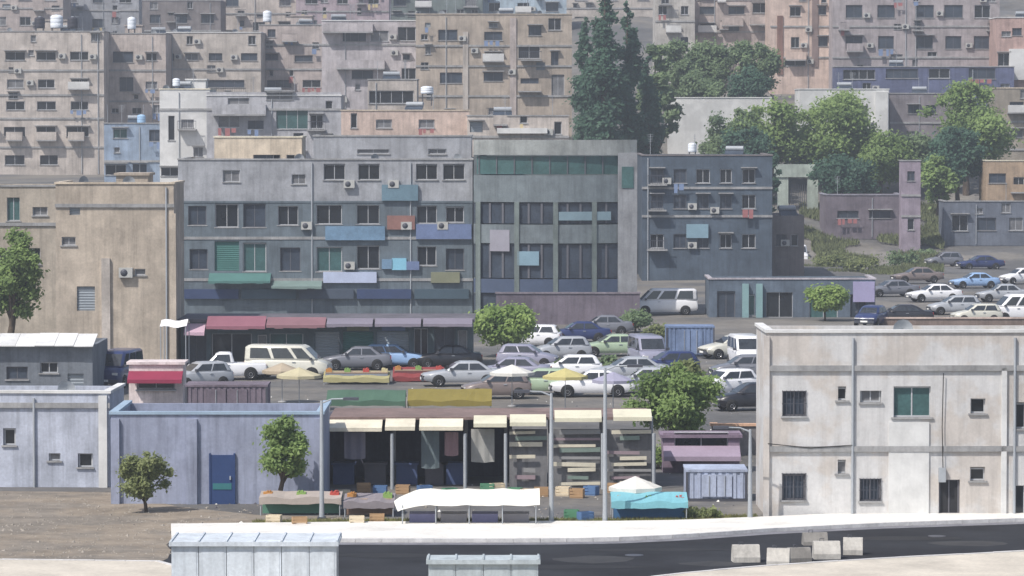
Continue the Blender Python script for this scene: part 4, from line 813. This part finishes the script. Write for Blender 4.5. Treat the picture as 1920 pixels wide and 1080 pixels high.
stall('low turquoise canvas stall beside the pale blue container', 1146, 1290, 928, 952, 149.6, plain('turquoise_canvas', 130, 196, 208, k=.85), plain('goods_cloth_navy', 60, 100, 140))
parasol('white parasol behind the turquoise canvas stall', 1192, 968, 1.05, 1.55, plain('white_parasol', 224, 222, 214, k=.9))
# right-hand open ground
for a in (('white saloon in the middle of the open ground','sedan',1752,566,12,PW),('pale blue saloon behind the white saloon on the open ground','sedan',1828,540,10,PBl),('white hatchback at the right edge of the open ground, upper','hatch',1914,532,20,PW),
    ('white van at the right edge above the boundary wall','van',1916,604,10,PW),('cream hatchback right of the black car above the boundary wall','hatch',1832,606,8,PC),('black saloon beside the kiosk row','sedan',1690,606,4,PB),
    ('dark grey saloon left of the white saloon on the open ground','sedan',1672,556,15,PGr),('taupe saloon behind the dark grey saloon','sedan',1720,530,10,PT),('silver hatchback between the cream one and the white saloon','hatch',1790,590,6,PS),
    ('navy saloon far back on the open ground','sedan',1838,505,12,PN),('grey hatchback far back beside the navy saloon','hatch',1770,500,10,PGr),('silver saloon at the right, between the two white vehicles','sedan',1880,566,6,PS),
    ('navy hatchback at the corner of the kiosk row','hatch',1634,612,70,PN)):
    vehicle(*a, LOTR)
vehicle('white van seen end-on beside the taupe wing', 'van', 1496, 494, 92, PW)
vehicle('bright white van in front of the rounded corner block', 'van', 1246, 590, 4, PW)
# on the road
def booth(label, a, b, pt, Y, m, n, name, cat, depth=2.4):
    e = thing(name, label, cat, (X((a+b)/2, Y), Y, .13)); w = (X(b,Y)-X(a,Y))/2; h = Z(pt,Y)-.13
    MB().box(-w+.05, w-.05, .06, depth, 0, h-.14).build('frame', METAL, e)
    for i in range(n):
        x0, x1 = -w+2*w*i/n+.012, -w+2*w*(i+1)/n-.012; me = MB().box(x0, x1, 0, .055, .05, h-.15).box(x0+.06, x1-.06, -.012, -.001, .2, h-.3); me.build('panel', m, e)
    MB().box(-w-.06, w+.06, -.12, depth+.08, h-.137, h).build('roof', m, e)
    for i in range(n+1): x = -w+2*w*i/n; MB().box(x-.03, x+.03, -.1, depth+.06, h+.001, h+.04).build('roof_rib', m, e)
    return e
booth('pale metal-clad roadside booth at the bottom left, beside the dirt lot', 318, 630, 1018, 122, plain('pale_cladding', 205, 213, 220, k=1.0, var=.2, streak=.25), 6, 'roadside_booth', 'booth')
booth('low pale utility cabinet at the bottom edge left of centre', 802, 1010, 1052, 122, plain('cabinet_shell', 178, 188, 192, k=1.0, var=.2, streak=.25), 4, 'utility_cabinet', 'cabinet', 1.2)
def road_block(label, px, py, w, h, d, rz, m):
    p = P(px, py); e = thing('barrier_block', label, 'concrete block', (p.x, p.y, .005), rz, 'concrete blocks on the road')
    MB().add([(-w/2,-d/2,.0),(w/2,-d/2,0),(w/2,d/2,0),(-w/2,d/2,0),(-w/2,-d/2,h*.3),(w/2,-d/2,h*.3),(w/2,d/2,h*.3),(-w/2,d/2,h*.3),(-w/2,-d*.2,h),(w/2,-d*.2,h),(w/2,d*.2,h),(-w/2,d*.2,h)],
        [(0,3,2,1),(0,1,5,4),(1,2,6,5),(2,3,7,6),(3,0,4,7),(4,5,9,8),(5,6,10,9),(6,7,11,10),(7,4,8,11),(8,9,10,11)]).build('body', m, e)
    MB().tube([(-w*.25,0,h-.02),(-w*.25,0,h+.1),(-w*.1,0,h+.1),(-w*.1,0,h-.02)], [.015]*4, 5).build('lifting_hook', METAL_D, e)
BLK = wall('block_concrete', 196, 192, 184, k=1.1); BLK2 = wall('block_concrete_dark', 150, 146, 140, k=1.0)
for a in (('pale concrete block furthest left on the road below the white building', 1400, 1056, .95, .6, .6, .1, BLK), ('pale concrete block second from the left on the road', 1462, 1064, .8, .62, .6, -.15, BLK), ('grey concrete block between the pale blocks on the road', 1500, 1056, .8, .5, .55, .2, BLK2),
    ('pale concrete block in the middle of the curved road', 1552, 1050, .95, .62, .6, .05, BLK), ('pale concrete block furthest right on the road', 1602, 1042, .7, .6, .6, -.1, BLK), ('grey concrete block behind the others near the far kerb', 1530, 1024, .9, .45, .5, .1, BLK2)): road_block(*a)

# ---------------------------------------------------------------- lamp posts
def lamp_post(label, px, pt, pb, arm=1):
    p = P(px, pb); h = Z(pt, p.y); e = thing('lamp_post', label, 'lamp post', (p.x, p.y, 0), 0, 'lamp posts')
    MB().tube([(0,0,0),(0,0,.6),(0,0,h-.5),(0,0,h)], [.11,.09,.065,.05], 10).build('pole', METAL, e)
    MB().tube([(0,0,h-.1),(arm*.4,0,h+.06),(arm*1.0,0,h+.08)], [.035,.03,.03], 6).build('arm', METAL, e)
    MB().box(min(arm*.85,arm*1.45), max(arm*.85,arm*1.45), -.13, .13, h+.02, h+.13).build('lamp_head', METAL_D, e); MB().box(-.17,.17,-.17,.17,0,.08).build('base_plate', METAL_D, e)
lamp_post('tall lamp post right of the white canvas stall', 1135, 690, 984)
lamp_post('shorter lamp post at the right end of the white canvas stall', 1034, 738, 984, -1)
lamp_post('lamp post at the right corner of the blue warehouse', 602, 752, 975, 1)
lamp_post('lamp post at the left corner of the large white building', 1408, 806, 978, -1)

# ---------------------------------------------------------------- trees and plants
def leaves(name, blobs, n, size, m, parent, seed, flat=.75):
    r = np.random.default_rng(seed); w = np.array([b[3]**2 for b in blobs]); idx = r.choice(len(blobs), n, p=w/w.sum()); B = np.array([[*b[:3], b[3]] for b in blobs])[idx]
    d = r.normal(size=(n,3)); d /= np.linalg.norm(d, axis=1)[:,None]; rad = B[:,3]*np.abs(r.normal(.62,.42,n))
    c = B[:,:3] + d*rad[:,None]*np.array([1,1,flat])
    nrm = d*.5 + r.normal(size=(n,3))*.55 + np.array([-.25,-.35,.65]); nrm /= np.linalg.norm(nrm,axis=1)[:,None]
    u = np.cross(nrm, r.normal(size=(n,3))); u /= np.linalg.norm(u,axis=1)[:,None]; v = np.cross(nrm,u); s = size*(.6+.8*r.random(n))[:,None]
    V = np.stack([c-u*s, c+v*s*.55, c+u*s, c-v*s*.55], 1).reshape(-1,3)
    me = bpy.data.meshes.new(name); me.vertices.add(4*n); me.vertices.foreach_set('co', V.ravel()); me.loops.add(4*n); me.loops.foreach_set('vertex_index', np.arange(4*n)); me.polygons.add(n); me.polygons.foreach_set('loop_start', np.arange(0,4*n,4)); me.update(calc_edges=True)
    at = me.attributes.new('tone', 'FLOAT', 'FACE'); bl = r.random(len(blobs))[idx]; at.data.foreach_set('value', np.clip(.55*bl+.55*r.random(n)-.05, 0, 1).astype(np.float32)); me.materials.append(m)
    return link(name, me, parent)
def tree(label, px, Y, base, top_py, wpx, m, seed, n=5000, size=.16, trunk=.3, name='street_tree', group='street trees', flat=.85, cypress=False, zb=None):
    r = random.Random(seed); x = X(px, Y); z0 = (T(x, Y) if base is None else base); h = Z(top_py, Y) - z0; rw = wpx/FOC*Y/2
    n = int(n * 2.6); size *= .74; rw *= 1.08
    e = thing(name, label, 'tree', (x, Y, z0), 0, group); th = h*trunk; blobs = []; tb = MB()
    tr = max(.07, .028*h); lean = (r.uniform(-.05,.05)*h, r.uniform(-.05,.05)*h)
    if cypress:
        tb.tube([(0,0,-.2),(0,0,h*.5),(0,0,h*.93)], [tr,tr*.6,.03], 8)
        for i in range(34):
            t = .06 + .92*i/34; rr = rw*(math.sin(math.pi*min(1,t*.85+.12))**.7)*(1-.5*t*t); a = r.uniform(0,6.28); q = rr*.55
            blobs.append((q*math.cos(a), q*math.sin(a), h*t, max(.25, rr*.6)))
        for i in range(10): a = r.uniform(0,6.28); t = r.uniform(.1,.8); tb.tube([(0,0,h*t),(rw*.6*math.cos(a),rw*.6*math.sin(a),h*t+.8)], [tr*.3,.02], 5)
    else:
        tb.tube([(0,0,-.2),(lean[0]*.4,lean[1]*.4,th*.6),(lean[0],lean[1],th),(lean[0]*1.3,lean[1]*1.3,h*.72)], [tr*1.25,tr,tr*.85,tr*.3], 8)
        ch = (h-th)/2; cz = th+ch
        for i in range(26):
            a = r.uniform(0,6.28); el = r.uniform(-.9,1.0); q = math.sqrt(max(.05,1-el*el))*r.uniform(.35,.92); b = rw*r.uniform(.13,.34)
            c = (lean[0]+q*rw*math.cos(a), lean[1]+q*rw*math.sin(a), cz+el*(ch-b*.7)); blobs.append((*c, b))
            if i % 2 == 0: st = th*r.uniform(.75,1.05); tb.tube([(lean[0]*st/th,lean[1]*st/th,st),(c[0]*.5+lean[0]*.5,c[1]*.5+lean[1]*.5,st+(c[2]-st)*.65),c], [tr*.5,tr*.3,.02], 6)
        blobs.append((lean[0],lean[1],cz,rw*.5))
    tb.build('trunk', BARK, e); leaves('crown', blobs, n, size, m, e, seed, flat); return e
tree('small bright green tree before the left half of the blue warehouse wall', 272, 152.2, 0, 846, 96, LEAF_O, 1, 3400, .10, trunk=.2)
tree('leafy green tree before the right half of the blue warehouse wall', 520, 153.5, 0, 782, 104, LEAF, 2, 4200, .11)
tree('bright green tree at the head of the parking', 950, 249, 0, 574, 132, LEAF_Y, 3, 4600, .19, trunk=.25)
tree('olive street tree left of the large white building', 1266, 176, 0, 684, 158, LEAF, 4, 7500, .15, trunk=.25)
tree('yellow-green street tree leaning behind the olive street tree', 1290, 183, 0, 676, 80, LEAF_O, 5, 2600, .15, trunk=.4)
tree('green tree cut by the left edge in front of the pale corner building', 14, 244, 0, 432, 122, LEAF, 6, 6500, .2, trunk=.3)
tree('small round green tree in front of the kiosk row', 1548, 291, 0, 536, 84, LEAF_Y, 7, 3200, .2, trunk=.3)
tree('thin pale tree right of the mauve street wall', 1192, 276, 0, 586, 70, LEAF_G, 8, 1800, .18, trunk=.35)
CY = 'cypress trees on the hill'
tree('tallest dark cypress above the rounded corner block', 1134, 432, None, -60, 76, LEAF_T, 9, 9000, .36, name='cypress_tree', group=CY, cypress=True)
tree('dark cypress right of the tallest one', 1176, 436, None, -10, 62, LEAF_T, 10, 8000, .36, name='cypress_tree', group=CY, cypress=True)
tree('low dark cypress at the right end of the cypress row', 1214, 440, None, 96, 56, LEAF_T, 13, 4200, .36, name='cypress_tree', group=CY, cypress=True)
tree('shorter dark cypress left of the tallest one', 1100, 440, None, 20, 60, LEAF_T, 11, 5200, .36, name='cypress_tree', group=CY, cypress=True)
tree('grey-green tree at the right foot of the cypresses', 1230, 446, None, 84, 84, LEAF_G, 12, 4200, .38, name='hillside_tree', group='trees on the hill', trunk=.2)
H_ = 'trees on the hill'
for i, (lab, px, Y, top, w, m, n) in enumerate((('grey-green tree below the white-painted house',1272,470,78,90,LEAF_G,4200),('dull green tree below the grey apartment house',1340,474,72,100,LEAF_G,4600),('grey-green tree left of the pinkish tower house',1412,472,74,96,LEAF_G,4300),
    ('low grey-green tree in the gap above the white garden wall',1310,462,118,90,LEAF_G,3800),('low dull tree above the white end of the garden wall',1400,464,126,90,LEAF_T,3800),
    ('broad green tree in front of the white flat-roofed house',1572,440,172,176,LEAF,9500),('green tree left of the broad tree below the garden wall',1444,438,190,150,LEAF,7500),('pale green tree hanging over the garden wall',1366,440,200,112,LEAF_G,4800),
    ('dark tree at the right of the broad green tree',1650,436,244,130,LEAF,6500),('dark green tree behind the concrete gateway',1500,448,250,110,LEAF_T,5500),('tall dark roadside tree right of the taupe house',1812,438,148,160,LEAF,8500),
    ('blue-green tree below the tall roadside tree',1796,428,236,110,LEAF_T,5600),('small green tree left of the orange-tan shed',1758,424,290,80,LEAF,3600),('dark green tree left of the gateway beside the slate block',1450,410,280,40,LEAF_T,2200),
    ('dark tree right of the gateway above the long shed',1580,424,290,130,LEAF_T,5200),('mid green tree between the garden wall and the slate block',1400,432,236,110,LEAF_T,5200),('small green tree hiding the corner of the taupe house',1712,438,250,90,LEAF_G,4000))):
    tree(lab, px, Y, None, top, w, m, 30+i, n, .3, name='hillside_tree', group=H_, trunk=.22)
def bush(label, px, py, hpx, wpx, m, seed, n=900, size=.16):
    p = P(px, py); s = p.y/FOC; r = random.Random(seed); h, w = hpx*s, wpx*s/2
    e = thing('bush', label, 'bush', (p.x, p.y, 0), 0, 'bushes on open ground'); bl = [(r.uniform(-.6,.6)*w, r.uniform(-.5,.5)*w, h*r.uniform(.25,.65), h*.36) for _ in range(int(5+wpx/14))]
    st = MB()
    for b in bl[:6]: st.tube([(b[0]*.3,b[1]*.3,-.05),(b[0]*.8,b[1]*.8,b[2])], [.035,.015], 5)
    st.build('stems', BARK, e); leaves('foliage', bl, n, size, m, e, seed)
for i, a in enumerate((('olive bush below the long shed',1556,505,44,90,LEAF_O),('wide olive bush right of the white end-on van',1610,512,40,110,LEAF_O),('grey-green bush in front of the pale square tower',1690,500,36,80,LEAF_G),('green bush by the grey-blue shed',1890,470,50,76,LEAF),
    ('low green bush left of the far navy saloon',1730,492,30,70,LEAF_G),('dusty bush left of the white end-on van',1540,470,34,50,LEAF_G),('small bush at the foot of the steel-blue container',1228,640,34,60,LEAF_O),('bush behind the silver saloon of the front row',1150,694,30,50,LEAF_G),
    ('low dark bush at the corner of the tan building',90,600,60,90,LEAF_T),('bush at the right end of the market pavilion',1232,880,56,70,LEAF),('green bush beside the pale blue container',1320,976,26,100,LEAF_O))):
    bush(*a, 60+i, 900, .16 if a[2] < 800 else .08)
def grass(name, label, a, b, w, n, h, m, seed):
    r = np.random.default_rng(seed); V = []; F = []
    t = r.random(n); side = r.random(n)
    for i in range(n):
        k = t[i]*(len(va)-1); j = min(int(k), len(va)-2); p = va[j].lerp(va[j+1], k-j); x, y = p.x, p.y+.1+side[i]*w; a_ = r.random()*6.28; hh = h*(.4+r.random()); dx, dy = math.cos(a_)*.02, math.sin(a_)*.02; lx, ly = r.normal()*.05, r.normal()*.05
        o = len(V); V += [(x-dx,y-dy,0),(x+dx,y+dy,0),(x+lx,y+ly,hh)]; F.append((o,o+1,o+2))
    o = MB().add(V, F).build(name, m); tag(o, label, 'grass', kind='stuff')
grass('dry_grass', 'strip of dry yellow-green grass behind the pale pavement', 0, 0, 1.4, 14000, .13, mat('dry_grass_blades', (.20,.20,.07), var=.4, scale=2, bump=0), 5)

def debris():
    r = random.Random(77); mb = MB()
    for i in range(2600):
        if i % 2: p = P(r.uniform(-40, 470), r.uniform(925, 1052))
        else: p = P(r.uniform(350, 1430), r.uniform(640, 985))
        q = r.uniform(.015, .05) if i % 9 else r.uniform(.05, .1); a = r.uniform(0, 3); c, s_ = math.cos(a)*q, math.sin(a)*q
        mb.add([(p.x-c,p.y-s_,.012),(p.x+s_,p.y-c,.012),(p.x+c,p.y+s_,.012),(p.x-s_,p.y+c,.012),(p.x+q*.2,p.y,.012+q*.8)], [(0,1,4),(1,2,4),(2,3,4),(3,0,4)], 0 if i % 2 else r.choice((0,0,0,1,2)))
    tag(mb.build('pebbles', [mat('pebble_stone', (.30,.27,.23), var=.4), plain('paper_litter', 220, 218, 210), plain('dark_litter', 80, 78, 84)]), 'scattered pebbles and litter on the open ground', 'pebbles', kind='stuff')
debris()
def scrub():
    r = np.random.default_rng(8); V = []; F = []
    while len(F) < 26000:
        y = r.uniform(372, 432); x = X(r.uniform(1500, 1770), y)
        if mnoise.noise((x*.25, y*.12, 3)) < -.05: continue
        z = T(x, y); a = r.random()*6.28; h = .18+.4*r.random(); dx, dy = math.cos(a)*.09, math.sin(a)*.09; o = len(V)
        V += [(x-dx,y-dy,z-.05),(x+dx,y+dy,z-.05),(x+r.normal()*.12,y+r.normal()*.12,z+h)]; F.append((o,o+1,o+2))
    tag(MB().add(V, F).build('scrub_grass', mat('scrub_blades', (.15,.17,.08), var=.4, scale=.6, bump=0)), 'patchy olive scrub grass on the slope below the long shed', 'grass', kind='stuff')
scrub()
# ---------------------------------------------------------------- clutter by the market
def crate(px, py, m, lab, w=.55):
    p = P(px, py); e = thing('crate', lab, 'crate', (p.x, p.y, 0), R.uniform(-.5,.5), 'crates round the market')
    MB().box(-w/2,w/2,-w*.35,w*.35,.0,.04).build('base', m, e)
    for s in (-1,1):
        for i in range(3): MB().box(-w/2,w/2,s*w*.35-.012,s*w*.35+.012,.05+i*.12,.14+i*.12).build('slat', m, e)
        MB().box(s*w/2-.012,s*w/2+.012,-w*.33,w*.33,.05,.38).build('end_board', m, e)
for i, (px, py, c, lab) in enumerate(((512,986,'pale','pale crate nearest the navy door'),(560,990,'tan','tan crate before the beige stall'),(668,988,'pale','pale crate left of the white canvas stall'),(706,984,'tan','tan crate beside the grey-mauve stall'),(1072,976,'green','green crate right of the white canvas stall'),(1098,980,'blue','blue crate left of the tall lamp post'))):
    crate(px, py, {'pale':plain('pale_wood',200,186,160),'tan':plain('tan_wood',160,130,96),'green':plain('green_plastic',80,130,100),'blue':plain('blue_crate_plastic',80,110,150)}[c], lab)

BAYS = [('left-hand open bay', 622, 726), ('second open bay', 742, 862), ('third open bay', 882, 940), ('first slatted bay', 958, 1022), ('middle slatted bay', 1042, 1120), ('last slatted bay', 1140, 1215)]
for k, (bn, a, b) in enumerate(BAYS):
    for i in range(3):
        c = ('pale wooden', 'tan wooden', 'blue plastic', 'green plastic')[(i + k) % 4]
        crate(a + (b - a) * (i + .3 + .4 * R.random()) / 3, R.uniform(924, 944), {'pale wooden': plain('pale_wood',200,186,160), 'tan wooden': plain('tan_wood',160,130,96), 'blue plastic': plain('blue_crate_plastic',80,110,150), 'green plastic': plain('green_plastic',80,130,100)}[c], c + ' crate on the ground before the ' + bn + ' of the pavilion')
# ---------------------------------------------------------------- haze
if HAZE_DENSITY:
    m = bpy.data.materials.new('haze_air'); m.use_nodes = True; n = m.node_tree.nodes; n.remove(n['Principled BSDF']); v = n.new('ShaderNodeVolumePrincipled')
    v.inputs['Color'].default_value = (.85, .91, 1.0, 1); v.inputs['Density'].default_value = HAZE_DENSITY; v.inputs['Anisotropy'].default_value = .2
    m.node_tree.links.new(v.outputs[0], n['Material Output'].inputs['Volume'])
    o = MB().box(-9000, 9000, -400, 5200, -2, 260).build('haze', m); o['kind'] = 'stuff'; o['label'] = 'thin bluish haze over the whole town'; o['category'] = 'haze'
